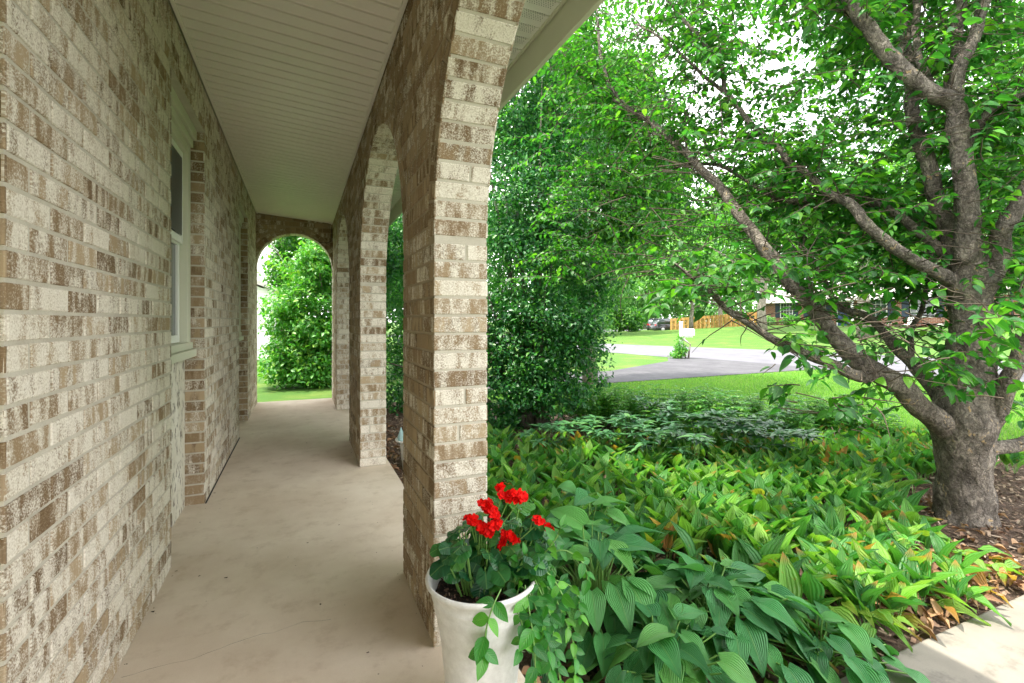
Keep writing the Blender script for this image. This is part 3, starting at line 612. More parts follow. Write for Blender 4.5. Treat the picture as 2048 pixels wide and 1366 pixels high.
L([(1960, 905, 3.3), (2000, 895, 3.3), (2060, 880, 3.3), (2130, 850, 3.3)], .085, .06)
L([(1965, 560, 3.4), (2010, 545, 3.6), (2060, 560, 3.8)], .03, .02, 6)
# side shoots
L([(1625, 640, 3.3), (1618, 600, 3.25), (1622, 560, 3.2), (1615, 500, 3.2)], .012, .004, 5)
L([(1380, 310, 4.1), (1372, 240, 4.1), (1388, 180, 4.15), (1392, 90, 4.2)], .012, .005, 5)
L([(1600, 395, 3.7), (1604, 440, 3.7), (1608, 500, 3.75)], .013, .008, 5)
tb.build('trunk', M['bark'], tree)
# sprays of leaves: twigs grown from points on the limbs and out into the crown
def sprays(starts, dirs, lens, nleaf, lsize, twigb, P_, A_, U_, S_, flat=.5):
    for s, d_, ln in zip(starts, dirs, lens):
        s = Vector(s); d_ = Vector(d_).normalized(); pts = [s]; cur = s.copy(); dd = d_.copy()
        for i in range(4):
            dd = (dd+Vector((random.gauss(0, .16), random.gauss(0, .16), random.gauss(-.03, .1)))).normalized(); cur = cur+dd*ln/4; pts.append(cur.copy())
        if twigb is not None: twigb.tube(pts, [.0045, .0036, .003, .002, .0012], 4, cap=False)
        for j in range(nleaf):
            t_ = (j+1)/nleaf*3.99; i = int(t_); p = pts[i].lerp(pts[i+1], t_-i); ax_ = (pts[i+1]-pts[i]).normalized()
            side = ax_.cross(Vector((0, 0, 1))); side = side.normalized() if side.length > .1 else Vector((1, 0, 0)); sg = 1 if j % 2 else -1
            la = ax_*random.uniform(.2, .8)+side*sg*random.uniform(.5, 1)+Vector((0, 0, random.uniform(-.65, .1)))
            P_.append(p+la.normalized()*.012); A_.append(la); U_.append(Vector((random.gauss(0, .45), random.gauss(0, .45), 1))); S_.append(lsize*random.uniform(.55, 1.25))
PL, AL, UL, SL = [], [], [], []; twb = MB()
HOLES = [(1560, 110, 95, 75), (1420, 200, 60, 70), (1590, 215, 60, 35), (1370, 130, 40, 28), (1760, 300, 60, 30), (1710, 270, 40, 40), (1870, 30, 50, 60), (1960, 170, 60, 45), (1600, 40, 60, 30), (1300, 150, 40, 40), (1330, 395, 45, 40), (1700, 345, 45, 22), (1500, 170, 60, 40), (2020, 255, 40, 25)]
def inhole(px, py):
    for hx, hy, a, c in HOLES:
        if ((px-hx)/a)**2+((py-hy)/c)**2 < .5: return True
    return False
def keep(p, q):
    px, py, D = proj(np.array(q))
    if inhole(px, py): return random.random() < .12
    if py > 745 and px < 1640: return False
    if 1240 < px < 1530 and py > 590: return random.random() < .06
    if 1530 < px < 1760 and 640 < py < 820: return random.random() < .5
    if py > 860: return False
    if 1870 < px < 2000 and py > 760: return False
    return True
# along limbs
st, di, le = [], [], []
for o, r in LIMBS:
    for i in range(2, len(o)):
        k = 3 if r[i] < .03 else (1 if r[i] < .07 else (1 if random.random() < .25 else 0))
        for _ in range(k):
            d_ = Vector((random.gauss(0, 1), random.gauss(0, 1), random.gauss(.1, .45))).normalized()
            e = o[i]+d_*.45
            if keep(o[i], e): st.append(o[i]+d_*r[i]*.7); di.append(d_); le.append(random.uniform(.25, .55))
sprays(st, di, le, 13, .072, twb, PL, AL, UL, SL)
# the low sprays hanging in front of the road and lawn
st, di, le = [], [], []
for (px, py, D, k, sx_, sy_) in ((1580, 690, 3.0, 9, 60, 35), (1640, 600, 3.2, 8, 60, 30), (1700, 690, 3.1, 10, 60, 45), (1790, 640, 3.1, 6, 50, 40), (1830, 720, 3.0, 14, 60, 50), (1600, 780, 3.1, 3, 20, 15), (1660, 800, 3.0, 9, 50, 35), (1690, 850, 3.0, 4, 30, 12), (1750, 780, 2.9, 8, 50, 40), (1420, 590, 3.0, 9, 70, 30), (1500, 545, 3.0, 10, 80, 35), (1330, 560, 3.1, 6, 50, 35), (1930, 590, 2.8, 8, 60, 40), (2010, 620, 2.8, 9, 40, 60), (1900, 700, 2.9, 8, 50, 40), (2020, 760, 2.8, 5, 30, 50), (1960, 660, 2.8, 5, 40, 50), (1480, 640, 2.9, 4, 30, 20), (1730, 560, 3.1, 10, 70, 40)):
    for _ in range(k):
        st.append(W(px+random.gauss(0, sx_*.6), py+random.gauss(0, sy_*.6), D+random.gauss(0, .15))); di.append((random.gauss(0, 1), random.gauss(0, 1), random.gauss(-.1, .3))); le.append(random.uniform(.16, .34))
sprays(st, di, le, 9, .082, twb, PL, AL, UL, SL)
# the upper crown: layered flat sprays through the volume
st, di, le = [], [], []
while len(st) < 3100:
    px, py, D = random.uniform(1090, 2160), random.uniform(-160, 560), random.uniform(3.1, 6.4)
    if px < 1250 and D < 4.2: continue
    if inhole(px, py) and random.random() < .80: continue
    if py > 420 and 1500 < px < 1900 and random.random() < .35: continue
    layer = math.sin(py*.055+px*.006+D*2.1)
    if layer < -.25 and random.random() < (.6 if px < 1950 else .1): continue
    st.append(W(px, py, D)); di.append((random.gauss(0, 1), random.gauss(0, 1), random.gauss(0, .22))); le.append(random.uniform(.25, .55))
far_ = [i for i, q in enumerate(st) if proj(np.array(q))[0] < 1560]; near_ = [i for i in range(len(st)) if i not in set(far_)]
sprays([st[i] for i in far_], [di[i] for i in far_], [le[i] for i in far_], 19, .052, twb, PL, AL, UL, SL); sprays([st[i] for i in near_], [di[i] for i in near_], [le[i] for i in near_], 15, .062, twb, PL, AL, UL, SL)
twb.build('twigs', mat_simple('twig_bark', (.085, .065, .045), .85, .3, 20), tree)
PLa = np.array([tuple(v) for v in PL]); px_, py_, D_ = proj(PLa); kp = np.ones(len(PLa))
def win(x0, x1, y0, y1, p): kp[(px_ > x0) & (px_ < x1) & (py_ > y0) & (py_ < y1)] = p
win(1325, 1575, 600, 692, .10); win(1690, 1905, 592, 668, .22); win(1215, 1535, 690, 800, .05); win(1640, 1760, 610, 700, .4); win(1760, 1900, 668, 760, .65); win(1215, 1330, 640, 700, .1)
for hx, hy, a_, c_ in HOLES: kp[((px_-hx)/a_)**2+((py_-hy)/c_)**2 < .5] *= .75
for o_, r_ in LIMBS:
    if max(r_) < .02: continue
    for q_, rr_ in zip(o_, r_):
        lx, ly, lD = proj(np.array(q_)); rad_ = max(14, rr_*FP/lD*1.5); kp[((px_-lx)**2+(py_-ly)**2 < rad_**2) & (D_ < lD)] *= .38
sd_ = np.array(d); t_ = (PLa[:, 2]-GZ-.15)/sd_[2]; gx_, gy_ = PLa[:, 0]-sd_[0]*t_, PLa[:, 1]-sd_[1]*t_      # where each leaf's shadow falls: thin the crown above the sunlit part of the bed
for cx_, cy_, a_, c_ in ((2.6, 2.7, .75, .5), (3.4, 2.2, .5, .35), (2.0, 3.3, .4, .35), (3.3, 1.35, .5, .3), (4.3, 4.0, .6, .4), (4.6, 2.9, .5, .4)): kp[((gx_-cx_)/a_)**2+((gy_-cy_)/c_)**2 < 1] *= .13
kk = rng.random(len(PLa)) < kp; PL = PLa[kk]; AL = np.array([tuple(v) for v in AL])[kk]; UL = np.array([tuple(v) for v in UL])[kk]; SL = np.array(SL)[kk]
scatter('crown', LEAF5, np.array(PL), np.array(AL), np.array(UL), np.array(SL), M['dogwood'], tree)

# ------------------------------------------------------------------ generic tree / shrub
def crown_pts(c, rad, n, clumps, shell=.55, seed=0):
    c = np.array(c, float); rad = np.array(rad, float); k = rsph(clumps)*(shell+(1-shell)*rng.random((clumps, 1)))
    cc = c+k*rad*.85; cr = (.16+.18*rng.random(clumps))*rad.mean()*1.25; i = rng.integers(0, clumps, n)
    P = cc[i]+rsph(n)*(rng.random((n, 1))**.45)*cr[i, None]*np.array((1, 1, .62)); return P, norm(P-c)
def make_tree(name, label, cat, base, trunk_h, trunk_r, crown_c, crown_r, nl, clumps, ls, mat, group=None, tmpl=DIAM, bark='bark2', limbs=7, shell=.5):
    t_ = empty(name, base, label, cat, group); tb_ = MB(); base = Vector(base); cc = Vector(crown_c)
    top = Vector((cc.x, cc.y, cc.z+crown_r[2]*.3)); pts = [base-Vector((0, 0, .1))]
    for i in range(1, 7): f_ = i/6; pts.append(base.lerp(top, f_)+Vector((random.gauss(0, .03), random.gauss(0, .03), 0))*trunk_h*.4)
    tb_.tube(pts, [trunk_r*(1.25, 1, .85, .7, .5, .35, .15)[i] for i in range(7)], 10, .15)
    for i in range(limbs):
        s = pts[random.choice((2, 3, 3, 4, 4, 5))]; e = cc+Vector([random.gauss(0, .5)*crown_r[k] for k in range(3)]); m_ = s.lerp(e, .5)+Vector((0, 0, .08*crown_r[2]))
        tb_.tube([s, m_, e], [trunk_r*.4, trunk_r*.25, trunk_r*.06], 6)
    tb_.build('trunk', M[bark], t_); P, O = crown_pts(crown_c, crown_r, nl, clumps, shell)
    ax_ = O*.6+rsph(nl)*.8; ax_[:, 2] -= .2; up_ = rsph(nl)*.6+np.array((0, 0, 1)); k = P[:, 2] > gz(P[:, 0], P[:, 1])+.05
    scatter('crown', tmpl, P[k], ax_[k], up_[k], (ls*(.6+.8*rng.random(nl)))[k], M[mat], t_); return t_
# big holly beside the porch: dense column with a skirt to the ground
def holly(label, base, boxes, n, ls, group=None, stems=9, mat='holly', name='holly_shrub', tint=None):
    t_ = empty(name, (base[0], base[1], GZ), label, 'shrub', group); tb_ = MB()
    for i in range(stems):
        c, r_ = random.choice(boxes); e = Vector(c)+Vector([random.gauss(0, .4)*r_[k] for k in range(3)]); s = Vector((base[0]+random.gauss(0, .12), base[1]+random.gauss(0, .12), GZ))
        m_ = s.lerp(e, .5)+Vector((random.gauss(0, .1), random.gauss(0, .1), .15)); tb_.tube([s, s.lerp(m_, .5)+Vector((0, 0, .1)), m_, m_.lerp(e, .6), e], [.04, .032, .022, .014, .004], 7, .15)
    tb_.build('stems', M['bark2'], t_); PP, OO = [], []
    vol = np.array([r_[0]*r_[1]*r_[2] for c, r_ in boxes])**.7; vol /= vol.sum()
    for (c, r_), v in zip(boxes, vol): P, O = crown_pts(c, r_, int(n*v), 90, .35); PP.append(P); OO.append(O)
    P = np.vstack(PP); O = np.vstack(OO); m_ = len(P); ax_ = O*.5+rsph(m_); up_ = O*.5+rsph(m_)*.6+np.array((0, 0, .8)); k = (P[:, 2] > GZ+.02) & ~((P[:, 0] < 1.2) & (P[:, 1] < 7.6)) 
    scatter('foliage', LEAF3, P[k], ax_[k], up_[k], (ls*(.6+.8*rng.random(m_)))[k], M[mat], t_); return t_
def Cp(px, py, D): return tuple(W(px, py, D))
holly('tall dense dark evergreen just outside the porch arches, reaching down to the mulch', W(1060, 860, 6.3)[:2], [(Cp(1090, 640, 6.0), (.75, .75, 1.0)), (Cp(1060, 420, 6.3), (.95, .9, 1.2)), (Cp(1030, 200, 6.6), (1.1, 1.0, 1.3)), (Cp(1150, 700, 6.0), (.5, .5, .75)), (Cp(1030, 760, 6.0), (.6, .7, .55)), (Cp(880, 640, 7.2), (.8, .8, 1.2)), (Cp(900, 420, 7.6), (.9, .9, 1.3)), (Cp(1120, 790, 5.8), (.5, .5, .3)), (Cp(985, 660, 6.3), (.5, .6, 1.0)), (Cp(1000, 840, 5.9), (.35, .4, .25)), (Cp(1180, 560, 6.4), (.45, .5, .6)), (Cp(1130, 300, 7), (.8, .8, 1.0)), (Cp(1010, 60, 7), (1.2, 1.0, 1.0)), (Cp(800, 760, 7.4), (.7, .7, .8)), (Cp(790, 520, 8), (.9, .9, 1.4))], 105000, .052, stems=30)
holly('sunlit glossy shrub seen through the arch at the end of the porch', W(640, 800, 10.5)[:2], [(Cp(600, 640, 10.3), (.85, .8, 1.1)), (Cp(640, 540, 10.8), (.9, .8, 1.1)), (Cp(600, 740, 10.0), (.95, .7, .55)), (Cp(660, 700, 10.4), (.9, .8, 1.0)), (Cp(575, 720, 10.1), (.55, .5, .5))], 23000, .085, stems=22, mat='shrub')
holly('leafy tree with yellowish green tips above the shrub behind the end arch', W(690, 780, 13)[:2], [(Cp(640, 470, 13), (1.3, 1.2, 1.1)), (Cp(570, 540, 13.2), (.6, .8, .8)), (Cp(720, 560, 13), (1.3, 1.2, 2.0)), (Cp(600, 430, 12.5), (1.3, 1.2, 1.0)), (Cp(800, 600, 12), (1.4, 1.3, 2.0))], 22000, .11, stems=14, mat='bright', name='maple_tree')
# layered tree behind the foreground one
make_tree('maple_tree', 'broad leafy tree rising behind the dark evergreen at the porch corner', 'tree', (*W(1180, 780, 10.5)[:2], GZ), 4, .14, Cp(1180, 330, 10.5), (2.8, 2.4, 3.0), 52000, 130, .10, 'bright', tmpl=LEAF3, limbs=14)
make_tree('maple_tree', 'bright green tree whose crown fills the sky left of the main limbs', 'tree', (*W(1420, 715, 15.8)[:2], GZ), 5, .12, Cp(1330, 440, 15.5), (2.6, 2.6, 1.7), 9000, 60, .16, 'bright', tmpl=LEAF3, limbs=10) if False else None
make_tree('maple_tree', 'broad tree crown filling the sky behind the big trunk, at the right edge', 'tree', (*W(2150, 715, 11)[:2], GZ), 4, .15, Cp(2080, 230, 11), (2.6, 2.6, 2.6), 16000, 80, .12, 'bright', tmpl=LEAF3, limbs=12)
FAR = 'trees standing across the street'
def ft(px, base_py, D, cy, rx, rz, label, mat='pale', n=7000, tr=.18, ls=None, cl=55, lean=0):
    bx = W(px, 641, D); z = float(gz(bx[0], bx[1])); c = W(px+lean, cy, D)
    return make_tree('shade_tree', label, 'tree', (bx[0], bx[1], z), 6, tr, tuple(c), (rx, rx, rz), n, cl, ls or D*.0085, mat, FAR, limbs=8)
ft(1525, 650, 40, 430, 5.5, 4.2, 'shade tree with thick pale trunk before the right end of the cedar fence', 'bright', 9000, .33)
ft(1727, 672, 29, 420, 4.6, 3.2, 'shade tree with a pale trunk on the lawn before the blue door', 'bright', 8000, .33)
ft(1382, 660, 52, 545, 4.4, 3.4, 'dark-trunked tree standing before the left part of the cedar fence', 'pale', 8000, .2)
ft(1440, 650, 66, 520, 7, 6.5, 'large pale green tree rising behind the cedar fence', 'pale', 8000, .3)
ft(1290, 650, 75, 560, 8, 7, 'pale green tree behind the parked cars', 'pale', 8000, .3)
ft(1620, 650, 70, 500, 9, 8, 'tall tree behind the red brick house, left of its roof', 'pale', 8000, .3)
ft(1800, 650, 62, 500, 8, 6, 'tall tree behind the roof of the red brick house', 'pale', 8000, .3)
ft(2010, 650, 58, 560, 7, 7, 'tree at the right behind the trunk of the foreground tree', 'pale', 8000, .3)
ft(1180, 650, 80, 520, 9, 9, 'tree far behind the dark evergreen, left of the parked cars', 'pale', 8000, .3)
ft(860, 650, 60, 480, 9, 8, 'far tree glimpsed through the second porch arch', 'bright', 6000, .3)
ft(1500, 650, 110, 420, 14, 12, 'very tall tree on the skyline behind the fence', 'pale', 7000, .4)
ft(1750, 650, 100, 400, 13, 12, 'very tall tree on the skyline behind the red brick house', 'pale', 7000, .4)
ft(1330, 650, 120, 450, 14, 12, 'very tall tree on the skyline above the parked cars', 'pale', 7000, .4)
ft(700, 650, 48, 470, 8, 8, 'far tree behind the yellowish tree, seen between the porch piers', 'bright', 7000, .3)
ft(560, 650, 44, 520, 7, 7, 'far tree behind the white sided house', 'bright', 7000, .3)
ft(1000, 650, 55, 520, 8, 8, 'far tree hidden mostly by the dark evergreen', 'bright', 7000, .3)
ft(1180, 650, 46, 560, 6, 5, 'middle-distance tree on the far side of the road, left of the rounded bush', 'pale', 8000, .25)
ft(1930, 650, 70, 430, 11, 9, 'tall tree on the skyline above the big trunk', 'pale', 8000, .4)
n = 34000; th = rng.random(n); a_, b_ = W(1080, 641, 95)[:2], W(2300, 641, 62)[:2]; c_ = a_+(b_-a_)*th[:, None]; hh = 7+2.5*np.sin(th*31)+1.5*np.sin(th*77+2)
P_ = np.c_[c_+rng.normal(size=(n, 2))*2.2, rng.random(n)**.8*hh]; q_ = np.array([noise.noise(Vector(v)*.45) for v in P_]) > -.12; P_ = P_[q_]
scatter('distant_wood', DIAM, P_, rsph(len(P_)), rsph(len(P_))*.6+np.array((-.3, -.3, .8)), .45+.5*rng.random(len(P_)), M['pale'], label='pale green mass of far-off trees closing the view behind the fence and houses', cat='wood', kind='stuff')
# clipped shrub left of the cars
holly('rounded green bush left of the parked cars across the street', W(1262, 660, 52)[:2], [(Cp(1262, 640, 52), (1.7, 1.5, 1.6)), (Cp(1235, 630, 53), (1.5, 1.5, 2.3))], 3500, .28, mat='bright', name='round_bush', stems=4)

# ------------------------------------------------------------------ bed planting
def plant_mesh(nleaf, L0, wid, tmpl, tilt, mat, arch=.5):
    pass
def hosta(label, c, n, rad, hgt, ls, group='hostas'):
    e = empty('hosta_plant', (c[0], c[1], GZ), label, 'hosta', group); st_ = MB(); P, A_, U_, S_ = [], [], [], []
    for i in range(n):
        a = random.uniform(0, 2*math.pi); f_ = random.random()**.75; rr = rad*f_; h = hgt*(1-.72*f_**2)*random.uniform(.75, 1.15)
        s = Vector((c[0]+random.gauss(0, .03), c[1]+random.gauss(0, .03), GZ)); o = Vector((math.cos(a), math.sin(a), 0)); p = s+o*rr+Vector((0, 0, h))
        if p.x < .80: p.x = .8+random.random()*.05
        st_.tube([s, s+o*rr*.35+Vector((0, 0, h*.7)), p], [.005, .004, .003], 5, cap=False)
        ax_ = o+Vector((random.gauss(0, .25), random.gauss(0, .25), .35-1.15*f_+random.gauss(0, .15)))
        P.append(p); A_.append(ax_); U_.append(Vector((o.x*.6, o.y*.6, 1.0))+Vector((random.gauss(0, .2), random.gauss(0, .2), 0))); S_.append(ls*random.uniform(.75, 1.2))
    st_.build('stems', M['stem'], e); scatter('leaves', leaf_t(.68, 9, .16, .3, tip=1.25, heart=.10, wave=.02, across=4), np.array(P), np.array(A_), np.array(U_), np.array(S_), M['hosta'], e)
hosta('big blue-green hosta with ribbed heart-shaped leaves beside the white planter', W(1190, 1270, 2.12)[:2], 78, .36, .42, .165)
hosta('green hosta spilling over the concrete walk, in front of the lily patch', W(1420, 1290, 2.06)[:2], 120, .42, .27, .155)
hosta('low hosta whose narrow leaves hang down at the near edge of the bed', W(1330, 1400, 1.78)[:2], 56, .28, .26, .145)
hosta('hosta with raised leaves between the red begonia and the lily patch', W(1170, 1130, 2.55)[:2], 46, .28, .43, .165)
hosta('outer hosta at the corner where the bed meets the walk', W(1640, 1330, 1.95)[:2], 44, .30, .16, .13)
# lily of the valley ground cover
LZ = [(1.0, 4.9), (1.25, 2.75), (1.75, 2.2), (2.05, 1.55), (2.2, 1.22), (2.75, 1.25), (3.3, 1.72), (3.75, 1.95), (3.9, 2.3), (5.9, 2.2), (6.1, 3.2), (5.0, 4.2), (3.6, 3.9), (2.4, 4.2), (1.9, 4.9)]
n = 1500; q = sample(LZ, n)+rng.normal(size=(n, 2))*.09; q[:, 1] = np.maximum(q[:, 1], 1.21); P, A_, U_, S_, T_ = [], [], [], [], []; lst = MB()
for x, y in q:
    m_ = random.choice((2, 3, 3)); base = Vector((x, y, GZ+.02)); a0 = random.uniform(0, 6.3); old = noise.noise(Vector((x*1.3, y*1.3, 4))) > .12
    sun_y = random.random()
    for j in range(m_):
        a = a0+j*2.3+random.gauss(0, .4); ln = random.uniform(.11, .20)*(1.06 if y < 2.4 else .95); o = Vector((math.cos(a), math.sin(a), 0)); l0 = random.uniform(.05, .12); tl = random.uniform(.15, .9)
        p = base+o*.03*tl+Vector((0, 0, l0)); lst.tube([base, p], [.0028, .002], 3, cap=False)
        P.append(p); A_.append(o*tl+Vector((0, 0, random.uniform(.6, 1.6)))); U_.append(Vector((0, 0, .5))-o*.9); S_.append(ln); T_.append(random.uniform(.86, 1) if random.random() < (.07 if old or x > 4 else .015) else random.random()*.84)
lp = empty('lily_ground_cover', (2.5, 3, GZ), 'mass of upright broad lily-of-the-valley leaves, some turning orange, covering the bed', 'ground cover'); lp['kind'] = 'stuff'
lst.build('stalks', M['stem'], lp); scatter('leaves', leaf_t(.46, 6, .38, .22, tip=1.05, wave=.02, across=1), np.array(P), np.array(A_), np.array(U_), np.array(S_), M['lily'], lp, tint=np.array(T_))
# fallen limp leaves at the edge of the walk
n = 90; q = sample([(1.5, 1.22), (3.5, 1.2), (3.6, 1.75), (2.1, 1.6)], n); ax = np.c_[rng.normal(size=(n, 1))*.6, -np.abs(rng.normal(size=(n, 1)))*.8, rng.normal(size=(n, 1))*.15]
scatter('limp_leaves', leaf_t(.34, 5, .3, .25, wave=.05), np.c_[q, GZ+.05+.1*rng.random(n)], ax, rsph(n)*.4+np.array((0, 0, 1)), .09+.1*rng.random(n), M['lily'], tint=.5+.5*rng.random(n), label='limp yellowing leaves lying over the edge of the walk', cat='fallen leaves', kind='stuff')
n = 420; q = sample([(2.35, 1.2), (3.7, 1.2), (3.6, 1.6), (2.9, 1.75), (2.4, 1.5)], n); ax = rsph(n); ax[:, 2] *= .35
scatter('leaf_litter', leaf_t(.4, 4, .5, .5, wave=.08), np.c_[q, GZ+.035+.04*rng.random(n)], ax, rsph(n)*.7+np.array((0, 0, 1)), .03+.06*rng.random(n), M['dead'], tint=.4+.6*rng.random(n), label='crisp tan and orange leaf litter heaped where the bed meets the walk', cat='leaf litter', kind='stuff')
# hellebores
def hellebore_proto(seed):
    random.seed(seed); P, A_, U_, S_ = [], [], [], []; sb = MB()
    for i in range(8):
        a = i*.8+random.gauss(0, .2); rr = random.uniform(.04, .2); h = random.uniform(.22, .38); s = Vector((0, 0, 0)); tp = Vector((math.cos(a)*rr, math.sin(a)*rr, h)); sb.tube([s, tp*.5+Vector((0, 0, .03)), tp], [.004, .003, .003], 4, cap=False)
        for j in range(7):
            b_ = j/7*6.28+random.gauss(0, .1); P.append(tp); A_.append(Vector((math.cos(b_), math.sin(b_), random.uniform(-.1, .35)))+tp*.8); U_.append(Vector((0, 0, 1))); S_.append(random.uniform(.09, .14))
    return sb, P, A_, U_, S_
hs = []
for k in range(3):
    sb, P, A_, U_, S_ = hellebore_proto(30+k); e = empty('hellebore_plant', (0, 0, GZ), 'grey-green hellebore with star-shaped fans of leathery leaves in the middle of the bed', 'hellebore', 'hellebores in the middle of the bed')
    s1 = sb.build('stems', M['stem'], e, world=False); s2 = scatter('leaves', leaf_t(.36, 4, .2, .3), np.array(P), np.array(A_), np.array(U_), np.array(S_), M['hell'], None); s2.parent = e; s1.matrix_parent_inverse.identity(); hs.append(e)
def dup(root, loc, rz, sc=1, label=None):
    r_ = root.copy(); COL.objects.link(r_); r_.location = loc; r_.rotation_euler[2] = rz; r_.scale = (sc, sc, sc)
    if label: r_['label'] = label
    for ch in root.children: c_ = ch.copy(); COL.objects.link(c_); c_.parent = r_
    return r_
random.seed(5)
HP = [(1130, 905, 4.7), (1200, 915, 4.6), (1090, 925, 4.6), (1260, 900, 4.7), (1330, 905, 4.6), (1400, 900, 4.7), (1470, 905, 4.5), (1390, 930, 4.2), (1300, 925, 4.3), (1180, 900, 5.1), (1530, 910, 4.4), (1440, 890, 5.0), (1350, 885, 5.1), (1600, 915, 4.3), (1250, 880, 5.3), (1510, 890, 4.9), (1320, 870, 5.6), (1560, 880, 5.2)]
for i, (px, py, D) in enumerate(HP):
    p = W(px, 641, D); loc = (p[0], p[1], GZ)
    if i < 3: hs[i].location = loc; hs[i].rotation_euler[2] = random.uniform(0, 6)
    else: dup(hs[i % 3], loc, random.uniform(0, 6), random.uniform(.95, 1.2))
ORD = 'first second third fourth fifth sixth seventh eighth ninth tenth eleventh twelfth thirteenth fourteenth fifteenth sixteenth seventeenth eighteenth'.split()
def ordinal(objs, fmt):
    objs = sorted(objs, key=lambda o: proj(np.array(o.location))[0])
    for i, o in enumerate(objs): o['label'] = fmt % (ORD[i] if i else 'leftmost')
hel = [o for o in COL.objects if o.name.startswith('hellebore_plant')]
dep = lambda o: proj(np.array(o.location))[2]
ordinal([o for o in hel if dep(o) < 4.78], '%s grey-green hellebore from the left in the row behind the lilies'); ordinal([o for o in hel if dep(o) >= 4.78], '%s grey-green hellebore from the left in the row before the low shrubs')
# hydrangea-like shrubs at the edge of the lawn
sh = []
for k in range(3):
    random.seed(60+k); P, A_, U_, S_ = [], [], [], []; sb = MB(); e = empty('hydrangea_shrub', (0, 0, GZ), 'low leafy shrub with pointed dark green leaves along the lawn edge of the bed', 'shrub', 'low shrubs along the lawn edge')
    for i in range(34):
        a = random.uniform(0, 6.3); rr = .36*math.sqrt(random.random()); h = (.50-.6*rr*rr)*random.uniform(.75, 1.1); tp = Vector((math.cos(a)*rr, math.sin(a)*rr, h)); sb.tube([tp*.25*Vector((1, 1, 0)).length*0+Vector((tp.x*.3, tp.y*.3, 0)), Vector((tp.x*.8, tp.y*.8, h*.6)), tp], [.004, .003, .002], 4, cap=False)
        for lv in range(6):
            z = h*(1-lv*.12)
            for j in range(4):
                b_ = j*1.57+lv*.8+random.gauss(0, .2); P.append(Vector((tp.x, tp.y, z))); A_.append(Vector((math.cos(b_), math.sin(b_), .25-.08*lv))); U_.append(Vector((0, 0, 1))); S_.append(random.uniform(.05, .085)*(1+.08*lv))
    s1 = sb.build('stems', M['stem'], e); s1.matrix_parent_inverse.identity(); s2 = scatter('leaves', leaf_t(.38, 3, .25, .2), np.array(P), np.array(A_), np.array(U_), np.array(S_), M['shrub'], None); s2.parent = e; sh.append(e)
random.seed(9)
SP = [(1205, 6.6), (1250, 6.3), (1300, 6.4), (1345, 6.1), (1400, 6.2), (1450, 5.9), (1500, 6.0), (1555, 5.7), (1610, 5.6), (1660, 5.4), (1270, 5.9), (1330, 5.6), (1390, 5.55), (1445, 5.4), (1180, 6.2), (1580, 5.2), (1710, 5.3)]
for i, (px, D) in enumerate(SP):
    p = W(px, 641, D); loc = (p[0], p[1], GZ)
    if i < 3: sh[i].location = loc
    else: dup(sh[i % 3], loc, random.uniform(0, 6), random.uniform(.85, 1.1))
shr = [o for o in COL.objects if o.name.startswith('hydrangea_shrub')]
ordinal([o for o in shr if dep(o) < 5.65], '%s low pointed-leaf shrub from the left in the row nearer the porch'); ordinal([o for o in shr if dep(o) >= 5.65], '%s low pointed-leaf shrub from the left in the row touching the lawn')
for px, py, D, lab in ((1432, 800, 5.9, 'pale flower head rising above the low shrubs, the one farther left'), (1733, 871, 4.9, 'pale flower head near the orange leaves beside the big tree')):
    c = W(px, py, D); e = empty('flower_head', tuple(c), lab, 'flower'); n = 60; o = rsph(n); scatter('florets', DIAM, c+o*.028, rsph(n), o, np.full(n, .022), mat_simple('pale_floret', (.60, .52, .50), .8, .1), e); sb = MB(); sb.tube([(c[0], c[1], GZ), tuple(c)], [.003, .003], 5); sb.build('stem', M['stem'], e)
# orange tinged plants in front of the lawn near the tree
P, A_, U_, S_, T_ = [], [], [], [], []
for _ in range(260):
    px = random.uniform(1600, 1870); D = random.uniform(4.3, 5.2); p = W(px, 641, D); a = random.uniform(0, 6.3); P.append((p[0], p[1], GZ+random.uniform(.05, .16))); A_.append((math.cos(a)*.5, math.sin(a)*.5, random.uniform(.3, 1))); U_.append((math.cos(a), math.sin(a), .5)); S_.append(random.uniform(.08, .16)); T_.append(random.uniform(.9, 1) if random.random() < .25 else random.uniform(.2, .84))
scatter('yellowing_plants', leaf_t(.4, 4, .4, .3, wave=.03), np.array(P), np.array(A_), np.array(U_), np.array(S_), M['lily'], tint=np.array(T_), label='orange and green leaves mixed along the lawn edge left of the tree', cat='ground cover', kind='stuff')
# small star-leaved seedlings at the edge of the mulch
for i, (px, py, D, lab) in enumerate(((1760, 1110, 2.75, 'upright seedling with whorled narrow leaves among the yellowing lilies, the farther one'), (1815, 1150, 2.55, 'upright seedling with whorled narrow leaves at the edge of the open mulch'))):
    p = W(px, 641, D); e = empty('seedling', (p[0], p[1], GZ), lab, 'plant'); P, A_, U_ = [], [], []
    for lv in range(7):
        for j in range(6): b_ = j*1.05+lv*.5; P.append((p[0], p[1], GZ+.05+lv*.03)); A_.append((math.cos(b_), math.sin(b_), .25)); U_.append((0, 0, 1))
    scatter('leaves', leaf_t(.25, 3, .2, .25), np.array(P), np.array(A_), np.array(U_), np.full(len(P), .07), M['shrub'], e); sb = MB(); sb.tube([(p[0], p[1], GZ), (p[0], p[1], GZ+.24)], [.003, .002], 5); sb.build('stem', M['stem'], e)

